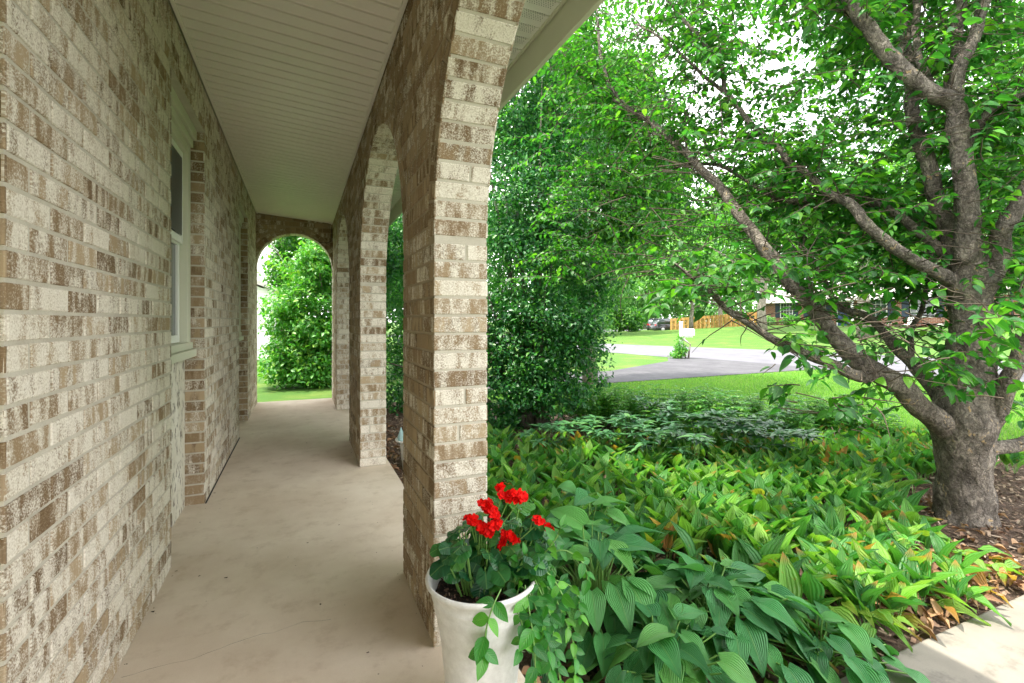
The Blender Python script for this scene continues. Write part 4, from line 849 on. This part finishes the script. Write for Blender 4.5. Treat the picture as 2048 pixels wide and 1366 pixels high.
# ------------------------------------------------------------------ planter with begonia and trailing vine
D0 = 1.5; pc = W(963, 1150, D0); RX = 110*D0/FP; rimz = pc[2]
pot = empty('white_planter', (pc[0], pc[1], 0), 'large round white planter with rolled rim at the foot of the nearest brick pier', 'planter')
H = rimz; b = MB()
prof = [(RX*.58, 0), (RX*.60, .004), (RX*.66, H*.25), (RX*.73, H*.55), (RX*.83, H*.80), (RX*.885, H-.052), (RX*.90, H-.046), (RX*.885, H-.04), (RX*.90, H-.028), (RX*.955, H-.014), (RX*1.0, H-.006), (RX*1.01, H), (RX*.995, H+.006), (RX*.965, H+.007), (RX*.93, H), (RX*.90, H-.015), (RX*.87, H-.05), (RX*.84, H-.09)]
b.lathe(prof, (pc[0], pc[1], 0), 64); b.build('pot', M['planter'], pot)
b = MB(); ns, nr = 40, 10
V = [(pc[0], pc[1], H-.05)]; F = []
for i in range(1, nr+1):
    for j in range(ns): a = j/ns*6.2832; r_ = RX*.87*i/nr; x, y = pc[0]+r_*math.cos(a), pc[1]+r_*math.sin(a); V.append((x, y, H-.055+.012*noise.noise(Vector((x*30, y*30, 0)))+.004*noise.noise(Vector((x*120, y*120, 0)))))
for j in range(ns): F.append((0, 1+j, 1+(j+1) % ns))
for i in range(nr-1):
    for j in range(ns): F.append((1+i*ns+j, 1+(i+1)*ns+j, 1+(i+1)*ns+(j+1) % ns, 1+i*ns+(j+1) % ns))
b.idx(V, F, sm=True); b.build('soil', M['soil'], pot)
n = 500; a = rng.random(n)*6.283; r_ = RX*.85*np.sqrt(rng.random(n)); pp = np.c_[pc[0]+r_*np.cos(a), pc[1]+r_*np.sin(a), np.full(n, H-.043)]
scatter('bark_bits', CH_T, pp, rsph(n), rsph(n)+np.array((0, 0, .5)), .006+.012*rng.random(n), M['chips'], pot, smooth=False, tint=rng.random(n)*.6, kind='stuff')
# begonia leaf: rounded, scalloped, wavy
def scallop():
    V, F, U = [(0, 0, .05)], [], [(.5, .3)]; n_ = 22
    for i in range(n_):
        a_ = i/n_*6.283; r1 = .5*(1+.07*math.sin(a_*11))*(1-.38*math.exp(-((a_+math.pi/2-6.283) % 6.283-0)**2*6) if False else 1); x = r1*math.cos(a_); y = r1*math.sin(a_)*1.05+.42
        if abs(a_-4.712) < .25: y += .28
        V.append((x, y, .05*math.sin(a_*5)-.12*(x*x+(y-.42)**2)*2)); U.append((.5+x, y))
    V[0] = (0, .42, .03)
    for i in range(n_): F.append((0, 1+i, 1+(i+1) % n_))
    return V, F, U
random.seed(21)
bz = empty('red_begonia', (pc[0]-.03, pc[1]+.04, H-.05), 'red-flowered begonia with rounded toothed leaves growing in the white planter', 'begonia')
st_ = MB(); P, A_, U_, S_ = [], [], [], []; root = Vector(W(965, 1150, 1.52)); root.z = H-.055
LV = [(925, 1050, .05), (945, 1035, .05), (905, 1075, .04), (890, 1090, -.02), (960, 1045, .03), (1030, 1020, .055), (1045, 1045, .06), (1020, 1050, .05), (930, 1085, .05), (950, 1120, .06), (965, 1145, .045), (985, 1165, .04), (1035, 1070, .04), (1060, 1075, .035), (1075, 1055, .04), (1005, 1110, .045), (1000, 1040, .04), (980, 1090, .04), (912, 1110, .05), (1050, 1100, .04), (938, 1165, .03), (1090, 1065, .03), (1065, 1040, .045), (1085, 1090, .04), (985, 1130, .05), (1025, 1130, .05), (920, 1065, .045), (1010, 1075, .04), (955, 1070, .045), (1040, 1130, .04), (940, 1150, .035)]
LV += [(965+dx, 1085+dy, .045) for dx in (-50, -25, 0, 25, 50, 75, 95) for dy in (-20, 0, 22, 45)]
for px, py, s_ in LV:
    for rep in range(2):
        p = Vector(W(px+random.gauss(0, 6)*(1+rep), py+random.gauss(0, 5)*(1+rep)+rep*14, D0+(random.uniform(-.07, .06) if py > 1075 else random.uniform(-.02, .14)))); a_ = (p-root); s0 = root+Vector((a_.x*.6, a_.y*.6, 0))
        st_.tube([s0, s0.lerp(p, .5)+Vector((0, 0, .01)), p], [.0032, .0026, .002], 5, cap=False); P.append(p); A_.append(Vector((a_.x, a_.y, random.uniform(-.1, .05)))+Vector((random.gauss(0, .03), random.gauss(0, .03), 0))); U_.append(Vector((random.gauss(-.25, .3), random.gauss(-.5, .3), 1))); S_.append(max(.035, abs(s_))*random.uniform(.9, 1.25)*1.15)
scatter('leaves', scallop(), np.array(P), np.array(A_), np.array(U_), np.array(S_), M['begonia'], bz)
FC = [(970, 1010, 7), (985, 1022, 6), (1022, 990, 7), (1042, 998, 6), (1005, 985, 2), (948, 1042, 4), (965, 1058, 8), (988, 1050, 6), (1012, 1068, 6), (1027, 1082, 4), (1003, 1092, 4), (1078, 1045, 3), (1095, 1055, 4), (938, 1035, 2), (976, 1066, 4)]
st_.build('stems', M['stem'], bz)
PET = ([(0, 0, 0), (.3, .35, .06), (.42, .75, .0), (.12, 1.0, .08), (-.12, .97, -.04), (-.42, .72, .05), (-.3, .33, 0)], [(0, 1, 2, 3), (0, 3, 4), (0, 4, 5, 6)], [(0, 0)]*7)
for grp in ((0, 1), (2, 3, 4), (5, 6, 7, 13, 14), (8, 9, 10), (11, 12)):
    PP, PA, PU, PS = [], [], [], []; fs = MB()
    for gi in grp:
        px, py, k = FC[gi]; c = Vector(W(px, py, D0-.015)); r1 = root+Vector((random.gauss(0, .02), random.gauss(.01, .015), 0)); fs.tube([r1, r1.lerp(c, .6)+Vector((0, .01, .015)), c], [.003, .0022, .0016], 5, cap=False)
        for i in range(k+2):
            fc = c+Vector(rsph(1)[0])*random.uniform(.004, .019); fn = (Vector(rsph(1)[0])*.7+Vector((-.3, -.7, .6))).normalized(); t1 = fn.orthogonal().normalized(); t2 = fn.cross(t1)
            for ly, m_, sz in ((0, 5, .014), (1, 5, .010)):
                for j in range(m_):
                    a_ = j/m_*6.283+ly*.6+random.gauss(0, .1); PP.append(fc+fn*.002*ly); PA.append(t1*math.cos(a_)+t2*math.sin(a_)+fn*(.15+.5*ly)); PU.append(fn); PS.append(sz*random.uniform(.85, 1.2))
    fl_ = scatter('flower_cluster', PET, np.array(PP), np.array(PA), np.array(PU), np.array(PS), M['petal'], bz); fs.build('stalk', M['stem'], fl_)
# trailing vine: paired oval leaves on arching stems
random.seed(33)
vz = empty('trailing_vine', tuple(W(1040, 1150, 1.5)), 'green vine with paired oval leaves trailing from the planter over its rim', 'vine'); st_ = MB(); P, A_, U_, S_ = [], [], [], []
VS = [([(1002, 1178, 1.37), (985, 1215, 1.33), (972, 1260, 1.32), (968, 1310, 1.32)], .062), ([(1050, 1170, 1.42), (1060, 1230, 1.38), (1068, 1290, 1.36), (1072, 1370, 1.36)], .062), ([(1055, 1140, 1.5), (1120, 1100, 1.5), (1165, 1125, 1.5), (1175, 1160, 1.5)], .045), ([(1060, 1150, 1.5), (1100, 1180, 1.5), (1130, 1240, 1.5), (1150, 1300, 1.5), (1150, 1360, 1.5)], .042), ([(1070, 1160, 1.45), (1100, 1230, 1.42), (1110, 1300, 1.42), (1120, 1360, 1.42)], .045),
      ([(1040, 1150, 1.48), (1085, 1110, 1.46), (1110, 1080, 1.46), (1122, 1055, 1.47)], .045), ([(1020, 1140, 1.5), (1060, 1130, 1.48), (1100, 1150, 1.46), (1125, 1190, 1.45)], .05), ([(1040, 1170, 1.45), (1030, 1210, 1.40), (1045, 1250, 1.38), (1040, 1300, 1.36)], .045), ([(1060, 1150, 1.5), (1110, 1160, 1.5), (1150, 1180, 1.5), (1160, 1230, 1.5)], .04), ([(1010, 1160, 1.5), (1050, 1150, 1.5), (1080, 1170, 1.47), (1090, 1210, 1.44), (1085, 1260, 1.43)], .05), ([(1060, 1180, 1.45), (1090, 1260, 1.4), (1100, 1340, 1.4), (1090, 1400, 1.4)], .05), ([(990, 1150, 1.5), (1020, 1130, 1.47), (1050, 1110, 1.45), (1070, 1120, 1.44)], .045), ([(1000, 1160, 1.48), (1030, 1165, 1.45), (1060, 1190, 1.42), (1080, 1240, 1.4)], .048)]
for pts, ls in VS:
    C = [Vector(W(*p)) for p in pts]; o = []
    for i in range(len(C)-1):
        for s in range(4): a0, b0, c0, d1 = C[max(i-1, 0)], C[i], C[i+1], C[min(i+2, len(C)-1)]; t_ = s/4; o.append(.5*((2*b0)+(c0-a0)*t_+(2*a0-5*b0+4*c0-d1)*t_*t_+(3*b0-a0-3*c0+d1)*t_**3))
    o.append(C[-1]); st_.tube(o, [.0022]*len(o), 5, cap=False); acc = 0; tw = random.random()*3
    for i in range(1, len(o)):
        acc += (o[i]-o[i-1]).length
        if acc > ls*.52 or i == len(o)-1:
            acc = 0; tw += 1.5; t_ = (o[i]-o[i-1]).normalized(); s1 = t_.orthogonal().normalized(); s2 = t_.cross(s1)
            for sg in (1, -1):
                sd = (s1*math.cos(tw)+s2*math.sin(tw))*sg; P.append(o[i]); A_.append(sd+t_*.45+Vector((0, 0, -.15))); U_.append(Vector((random.gauss(-.2, .3), -.7, .6))); S_.append(ls*random.uniform(.75, 1.1))
            if i == len(o)-1:
                P.append(o[i]); A_.append(t_); U_.append(Vector((0, -.8, .5))); S_.append(ls*.9)
st_.build('stems', M['stem'], vz); scatter('leaves', leaf_t(.58, 6, .12, .22, tip=1.0, across=2), np.array(P), np.array(A_), np.array(U_), np.array(S_), M['vine'], vz)
# stump with orange ring
p = W(1200, 1330, 1.93); e = empty('log_stump', (p[0], p[1], GZ), 'short dark weathered log lying under the hosta leaves beside the planter', 'log'); b = MB()
b.tube([(p[0]-.02, p[1]+.03, GZ+.0), (p[0], p[1], GZ+.07), (p[0]+.01, p[1]-.02, GZ+.14), (p[0]+.012, p[1]-.025, GZ+.16)], [.075, .07, .06, .05], 16, .5); b.build('wood', mat_bark('wet_wood', (.02, .016, .014), (.10, .085, .075), None, 20), e)
c = Vector(W(1218, 1303, 1.80)); b = MB(); b.tube([c+Vector((math.cos(t_)*.004, math.cos(t_)*.006, 0))+Vector((0, 0, math.sin(t_)*.012)) for t_ in np.linspace(0, 6.283, 17)], [.0014]*17, 6, cap=False); prop(b.build('plant_tag_ring', M['orange'], None), 'small orange ring hooked on the dark log beside the planter', 'ring')
# curled brown leaf
c = W(1250, 1345, 1.8); scatter('brown_leaf', leaf_t(.5, 6, .5, .5, wave=.06), np.array([c]), np.array([(.3, -.2, .9)]), np.array([(-.4, -.9, .2)]), [.07], M['dead'], tint=np.array([.7]), label='single large curled brown leaf on the mulch under the hosta', cat='leaf')
# small planter glimpsed through the second arch
p = W(822, 900, 4.45); e = empty('small_planter', (p[0], p[1], GZ), 'small pale planter half hidden behind the nearest pier, seen through the second arch', 'planter'); b = MB(); b.lathe([(.07, 0), (.075, .02), (.10, .26), (.105, .27), (.14, .285), (.143, .295), (.135, .30), (.11, .285), (.10, .26), (.001, .25)], (p[0], p[1], GZ), 32); b.build('pot', M['planter'], e)
b = MB(); b.lathe([(.001, .25), (.03, .27), (.035, .32), (.02, .36), (.001, .41)], (p[0]-.09, p[1], GZ), 12); b.build('ornament', mat_simple('verdigris', (.25, .38, .37), .7, .2), e)

# ------------------------------------------------------------------ across the street
# mailbox on its post, with vine
p = W(1362, 641, 17.6); mx0, my0 = p[0], p[1]; e = empty('mailbox', (mx0, my0, GZ), 'white mailbox on a white post at the end of the driveway, by the road', 'mailbox')
yaw = -AZ; Rv = Vector((CA, -SA, 0)); Fv = Vector((SA, CA, 0)); O = Vector((mx0, my0, GZ))
b = MB(); b.obox(O+Vector((0, 0, .66)), (.05, .05, .66), yaw); b.obox(O+Vector((0, 0, 1.335)), (.065, .065, .012), yaw); b.obox(O+Rv*.2+Vector((0, 0, .80)), (.22, .04, .03), yaw); b.obox(O+Rv*.14+Vector((0, 0, .68)), (.16, .03, .025), yaw, roll=.8); b.build('post', M['wpaint'], e, bevel=.008)
b = MB(); prof = [(-.11, .84), (.11, .84), (.11, .98)]+[(.11*math.cos(t_), .98+.10*math.sin(t_)) for t_ in np.linspace(.2, math.pi-.2, 8)]+[(-.11, .98)]
A1 = [O+Rv*.03+Rv*.03+Fv*s+Vector((0, 0, z)) for s, z in prof]; B1 = [O+Rv*.46+Fv*s+Vector((0, 0, z)) for s, z in prof]; b.face(A1[::-1]); b.face(B1)
for i in range(len(prof)): j = (i+1) % len(prof); b.face([A1[i], A1[j], B1[j], B1[i]])
b.build('box', M['wpaint'], e)
holly('leafy vine climbing the mailbox post', (mx0, my0), [((mx0, my0, GZ+.25), (.28, .28, .3)), ((mx0-.02, my0, GZ+.6), (.15, .15, .35)), ((mx0-.22, my0, GZ+.12), (.3, .25, .16))], 1300, .075, mat='shrub', name='post_vine', stems=5)
# cedar fence
A = np.array((40.6, 45.5)); B = np.array((47.6, 35.6)); ft_ = empty('cedar_fence', (A[0], A[1], float(gz(*A))), 'orange cedar board fence along the neighbour lawn', 'fence'); nb = 52; dv = (B-A)/nb; nrm = np.array((-dv[1], dv[0])); nrm /= np.linalg.norm(nrm); yawf = math.atan2(dv[1], dv[0])
zf = lambda x: -.42+.95*((x-A[0])/(B[0]-A[0]))
pan = None
for i in range(nb):
    if i % 13 == 0:
        if pan: pan.build('board_panel', M['cedar'], ft_)
        pan = MB(); q_ = A+dv*i; z = zf(q_[0]); po = MB(); po.obox((q_[0], q_[1], z+.9), (.06, .06, .95), yawf); po.build('post', M['cedar'], ft_)
    q_ = A+dv*(i+.5); z = zf(q_[0]); s = 1 if i % 2 else -1; pan.obox((q_[0]+nrm[0]*.05*s, q_[1]+nrm[1]*.05*s, z+.93+.01*random.random()), (np.linalg.norm(dv)*.40, .012, .92), yawf)
    if i % 13 == 6:
        for h in (.35, 1.0, 1.6):
            a_ = A+dv*(i-6); b_ = A+dv*(i+7); c_ = (a_+b_)/2; ln = np.linalg.norm(b_-a_)/2; pan.obox((c_[0], c_[1], zf(c_[0])+h), (ln, .02, .045), yawf, roll=-math.atan2(zf(b_[0])-zf(a_[0]), 2*ln))
pan.build('board_panel', M['cedar'], ft_)
# red brick house
HX = 44.0; hz = .74; rb = empty('ranch_house', (HX, 24, hz), 'single-storey red brick house with navy shutters across the street', 'house')
b = MB(); b.box((HX, 17.2, hz-1.2), (HX+9, 35.5, hz+2.35)); b.box((HX-1.0, 9, hz-1.4), (HX+9, 17.2, hz+2.35)); b.build('wall', M['redbrick'], rb)
b = MB(); e0, e1 = HX-1.1, HX+10
b.face([(e0, 16, hz+2.33), (e0, 36, hz+2.33), (e0+5.5, 36, hz+4.4), (e0+5.5, 16, hz+4.4)]); b.face([(e0+5.5, 16, hz+4.4), (e0+5.5, 36, hz+4.4), (e1, 36, hz+2.33), (e1, 16, hz+2.33)]); b.face([(e0, 16, hz+2.33), (e0+5.5, 16, hz+4.4), (e1, 16, hz+2.33)]); b.face([(e0, 36, hz+2.33), (e1, 36, hz+2.33), (e0+5.5, 36, hz+4.4)])
b.box((HX-1.9, 8.5, hz+2.36), (HX+10, 17.5, hz+2.55)); b.build('roof', M['shingle2'], rb)
b = MB(); b.box((e0-.05, 16, hz+2.18), (e0, 36, hz+2.34)); b.box((HX-.3, 17.25, hz+2.30), (HX-.02, 35.5, hz+2.32)); b.build('gutter', M['wpaint'], rb)
for yc, wd_ in ((21.6, .78), (24.9, .78), (29.9, .7), (33.0, .6)):
    zc0, zc1 = hz+.78, hz+2.15; b = MB(); x = HX-.04
    b.box((x, yc-wd_-.08, zc0-.08), (HX-.002, yc-wd_, zc1+.08)); b.box((x, yc+wd_, zc0-.08), (HX-.002, yc+wd_+.08, zc1+.08)); b.box((x+.001, yc-wd_, zc0-.08), (HX-.002, yc+wd_, zc0)); b.box((x+.001, yc-wd_, zc1), (HX-.002, yc+wd_, zc1+.08))
    for k in range(1, 4): b.box((x+.012, yc-wd_+2*wd_*k/4-.012, zc0), (HX-.02, yc-wd_+2*wd_*k/4+.012, zc1))
    for k in range(1, 4): b.box((x+.014, yc-wd_, zc0+(zc1-zc0)*k/4-.012), (HX-.022, yc+wd_, zc0+(zc1-zc0)*k/4+.012))
    wn = b.build('window', M['wpaint'], rb); b = MB(); b.box((HX-.018, yc-wd_, zc0), (HX-.008, yc+wd_, zc1)); b.build('pane', M['glass'], wn)
    for s in (-1, 1):
        b = MB(); y0 = yc+s*(wd_+.12); y1 = yc+s*(wd_+.62); b.box((HX-.05, y0, zc0-.04), (HX-.003, y1, zc1+.04)); b.build('shutter', M['navy'], rb, bevel=.01)
b = MB(); b.box((HX-.03, 27.0, hz-.1), (HX-.003, 28.0, hz+2.0)); dr = b.build('door', M['blue'], rb); b = MB(); b.box((HX-.045, 26.88, hz-.1), (HX-.002, 26.99, hz+2.1)); b.box((HX-.045, 28.01, hz-.1), (HX-.002, 28.12, hz+2.1)); b.box((HX-.046, 26.88, hz+2.101), (HX-.002, 28.12, hz+2.17)); b.build('frame', M['wpaint'], dr)
for yy in (18.2, 26.2, 29.0): b = MB(); b.box((e0+.1, yy-.07, hz-.3), (e0+.24, yy+.07, hz+2.2)); b.build('porch_post', M['wpaint'], rb)
for i, (yc, lab) in enumerate(((25.0, 'white patio chair on the far porch, under the left window'), (22.0, 'white patio chair on the far porch, nearest the trunk of the big tree'))):
    x = HX-.9; e = empty('patio_chair', (x, yc, hz-.25), lab, 'chair', 'white chairs on the far porch'); z = hz-.25
    b = MB(); b.box((x-.25, yc-.27, z+.38), (x+.25, yc+.27, z+.42)); b.build('seat', M['wpaint'], e); b = MB(); b.obox((x+.30, yc, z+.70), (.02, .27, .32), 0, 0, .25); b.build('backrest', M['wpaint'], e)
    for dx in (-.22, .22):
        for dy in (-.24, .24): b = MB(); b.box((x+dx-.02, yc+dy-.02, z-.1), (x+dx+.02, yc+dy+.02, z+.379)); b.build('leg', M['wpaint'], e)
x, yc, z = HX-.9, 23.5, hz-.25; e = empty('side_table', (x, yc, z), 'small white table between the two patio chairs', 'table'); b = MB(); b.lathe([(.001, .45), (.25, .45), (.25, .48), (.001, .48)], (x, yc, z), 16); b.build('tabletop', M['wpaint'], e); b = MB(); b.tube([(x, yc, z-.1), (x, yc, z+.45)], [.03, .03], 8); b.build('leg', M['wpaint'], e)
x, yc, z = HX-1.1, 19.9, hz-.3; b = MB(); b.lathe([(.12, 0), (.14, .05), (.22, .45), (.27, .5), (.25, .52), (.18, .45), (.001, .42)], (x, yc, z), 20); prop(b.build('urn_pot', M['wpaint'], None), 'white flared pot on the far porch below the shutters', 'pot')
# foundation shrubs of the far house
for i, (yy, lab, mt) in enumerate(((28.8, 'light green garden shrub left of the blue door', 'bright'), (31.2, 'yellow-green shrub under the windows at the left end of the brick house', 'bright'), (16.0, 'golden shrub at the right of the big tree trunk before the brick house', 'pale'), (33.8, 'shrub at the corner of the brick house beside the fence', 'pale'))):
    x = HX-1.8 if yy > 17 else HX-3; holly(lab, (x, yy), [((x, yy, float(gz(x, yy))+.45), (.9, 1.1, .5))], 700, .2, mat=mt, name='garden_shrub', stems=3)
b = MB(); bz_ = (HX-5, 14.6, float(gz(HX-5, 14.6))); b.tube([bz_, (bz_[0], bz_[1], bz_[2]+2.1)], [.05, .05], 8); 
e = empty('yard_lamp', bz_, 'dark lamp post right of the big tree trunk, before the brick house', 'lamp post'); b.build('post', M['gap'], e); b = MB(); b.lathe([(.001, 2.1), (.07, 2.1), (.12, 2.38), (.15, 2.4), (.02, 2.52), (.001, 2.55)], bz_, 8); b.build('lantern', M['navy'], e)
# parked cars
def car(label, P0, yaw_, body, tall=1.62):
    e = empty('parked_car', tuple(P0), label, 'car', None, 0); z = P0[2]; F_ = Vector((math.cos(yaw_), math.sin(yaw_), 0)); S_ = Vector((-F_.y, F_.x, 0)); O_ = Vector(P0)
    def loft(b, secs):
        V = []
        for x_, hw, pr in secs:
            for (a_, h_) in pr: V.append(O_+F_*x_+S_*a_*hw+Vector((0, 0, h_)))
        k = len(secs[0][2]); n_ = len(secs); Fc = [(i*k+j, i*k+(j+1) % k, (i+1)*k+(j+1) % k, (i+1)*k+j) for i in range(n_-1) for j in range(k)]+[tuple(range(k-1, -1, -1)), tuple(range((n_-1)*k, n_*k))]; b.idx(V, Fc, sm=True)
    q_ = lambda zt: [(-1, .30), (-1.0, .55), (-.97, zt-.10), (-.86, zt), (.86, zt), (.97, zt-.10), (1, .55), (1, .30), (.9, .22), (-.9, .22)]
    b = MB(); loft(b, [(-2.3, .80, q_(.80)), (-2.22, .90, q_(.98)), (-1.6, .93, q_(1.02)), (0, .93, q_(1.0)), (1.0, .93, q_(.98)), (1.9, .90, q_(.86)), (2.25, .80, q_(.72))]); b.build('body', M[body], e)
    g_ = lambda zt: [(-1, .95), (-.84, zt-.05), (-.74, zt), (.74, zt), (.84, zt-.05), (1, .95)]
    b = MB(); loft(b, [(-2.1, .86, g_(1.05)), (-1.85, .86, g_(tall-.10)), (-1.2, .86, g_(tall)), (0, .86, g_(tall)), (.35, .86, g_(tall-.08)), (1.1, .84, g_(1.02))]); b.build('cabin', M['glass'], e)
    b = MB(); loft(b, [(-1.9, .66, [(-1, tall-.07), (-1, tall-.02), (1, tall-.02), (1, tall-.07)]), (-1.2, .66, [(-1, tall-.02), (-1, tall+.03), (1, tall+.03), (1, tall-.02)]), (.1, .66, [(-1, tall-.02), (-1, tall+.025), (1, tall+.025), (1, tall-.02)]), (.45, .64, [(-1, tall-.12), (-1, tall-.06), (1, tall-.06), (1, tall-.12)])]); b.build('roof', M[body], e)
    for x_ in (-1.4, 1.4):
        for s in (-1, 1):
            c_ = O_+F_*x_+S_*s*.86+Vector((0, 0, .34)); b = MB(); b.tube([c_-S_*s*.1, c_+S_*s*.09], [.34, .34], 20); wh = b.build('wheel', M['rubber'], e); b = MB(); b.tube([c_+S_*s*.085, c_+S_*s*.105], [.22, .20], 14); b.build('rim', M['alloy'], wh)
    for s in (-1, 1):
        b = MB(); b.obox(O_+F_*-2.24+S_*s*.74+Vector((0, 0, .86)), (.06, .12, .10), yaw_); b.build('tail_light', M['taillamp'], e)
for px, D, lab in ((1326, 59.5, 'dark grey hatchback car parked at the end of the cedar fence'), (1300, 63, 'black car parked behind the grey one, mostly in shade')):
    p = W(px+14, 664 if px > 1310 else 662, D); car(lab, (p[0], p[1], p[2]), R(-14) if px > 1310 else R(40), 'carbody')
# white sided neighbour house beyond the end arch
NX, NY = -1.2, 21.5; nh = empty('sided_house', (NX-4, NY, GZ), 'white house with clapboard siding beyond the far arch of the porch', 'house'); b = MB()
b.box((NX-10, NY, GZ), (NX, NY+9, 5.6))
b.build('wall', M['siding'], nh); b = MB()
for k in range(52): z = GZ+.1+k*.11; b.idx([(NX-10, NY-.002, z), (NX+.002, NY-.002, z), (NX+.002, NY-.002, z+.108), (NX-10, NY-.002, z+.108), (NX-10, NY-.022, z), (NX+.002, NY-.022, z)], [(4, 5, 2, 3), (0, 1, 5, 4)])
b.build('siding', M['siding'], nh); b = MB(); b.box((NX-.12, NY-.03, GZ), (NX+.03, NY-.0225, 5.6)); b.build('corner_board', M['wpaint'], nh)
b = MB(); b.face([(NX-10.5, NY-.4, 5.5), (NX+.4, NY-.4, 5.5), (NX+.4, NY+4.5, 7.6), (NX-10.5, NY+4.5, 7.6)]); b.face([(NX-10.5, NY+4.5, 7.6), (NX+.4, NY+4.5, 7.6), (NX+.4, NY+9.4, 5.5), (NX-10.5, NY+9.4, 5.5)]); b.build('roof', M['shingle'], nh)
# lower garage wing in front
gp = W(505, 641, 17); gx, gy = gp[0]+.65, gp[1]; b = MB(); b.box((gx-8, gy, GZ), (gx, gy+3.4, 2.35)); b.build('garage_wing', M['siding'], nh); b = MB(); b.idx([(gx-4, gy-.25, 4.0), (gx+.35, gy-.25, 2.28), (gx+.35, gy+3.6, 2.28), (gx-4, gy+3.6, 4.0), (gx-8.3, gy-.25, 2.3), (gx-8.3, gy+3.6, 2.3), (gx-4, gy-.25, 3.85), (gx+.35, gy-.25, 2.13), (gx-8.3, gy-.25, 2.15)], [(0, 1, 2, 3), (0, 3, 5, 4), (0, 6, 7, 1), (0, 4, 8, 6)]); b.build('garage_roof', M['shingle2'], nh)
b = MB(); b.face([(gx-8, gy-.01, 2.2), (gx, gy-.01, 2.2), (gx-4, gy-.01, 3.85)]); b.build('gable', M['siding'], nh)
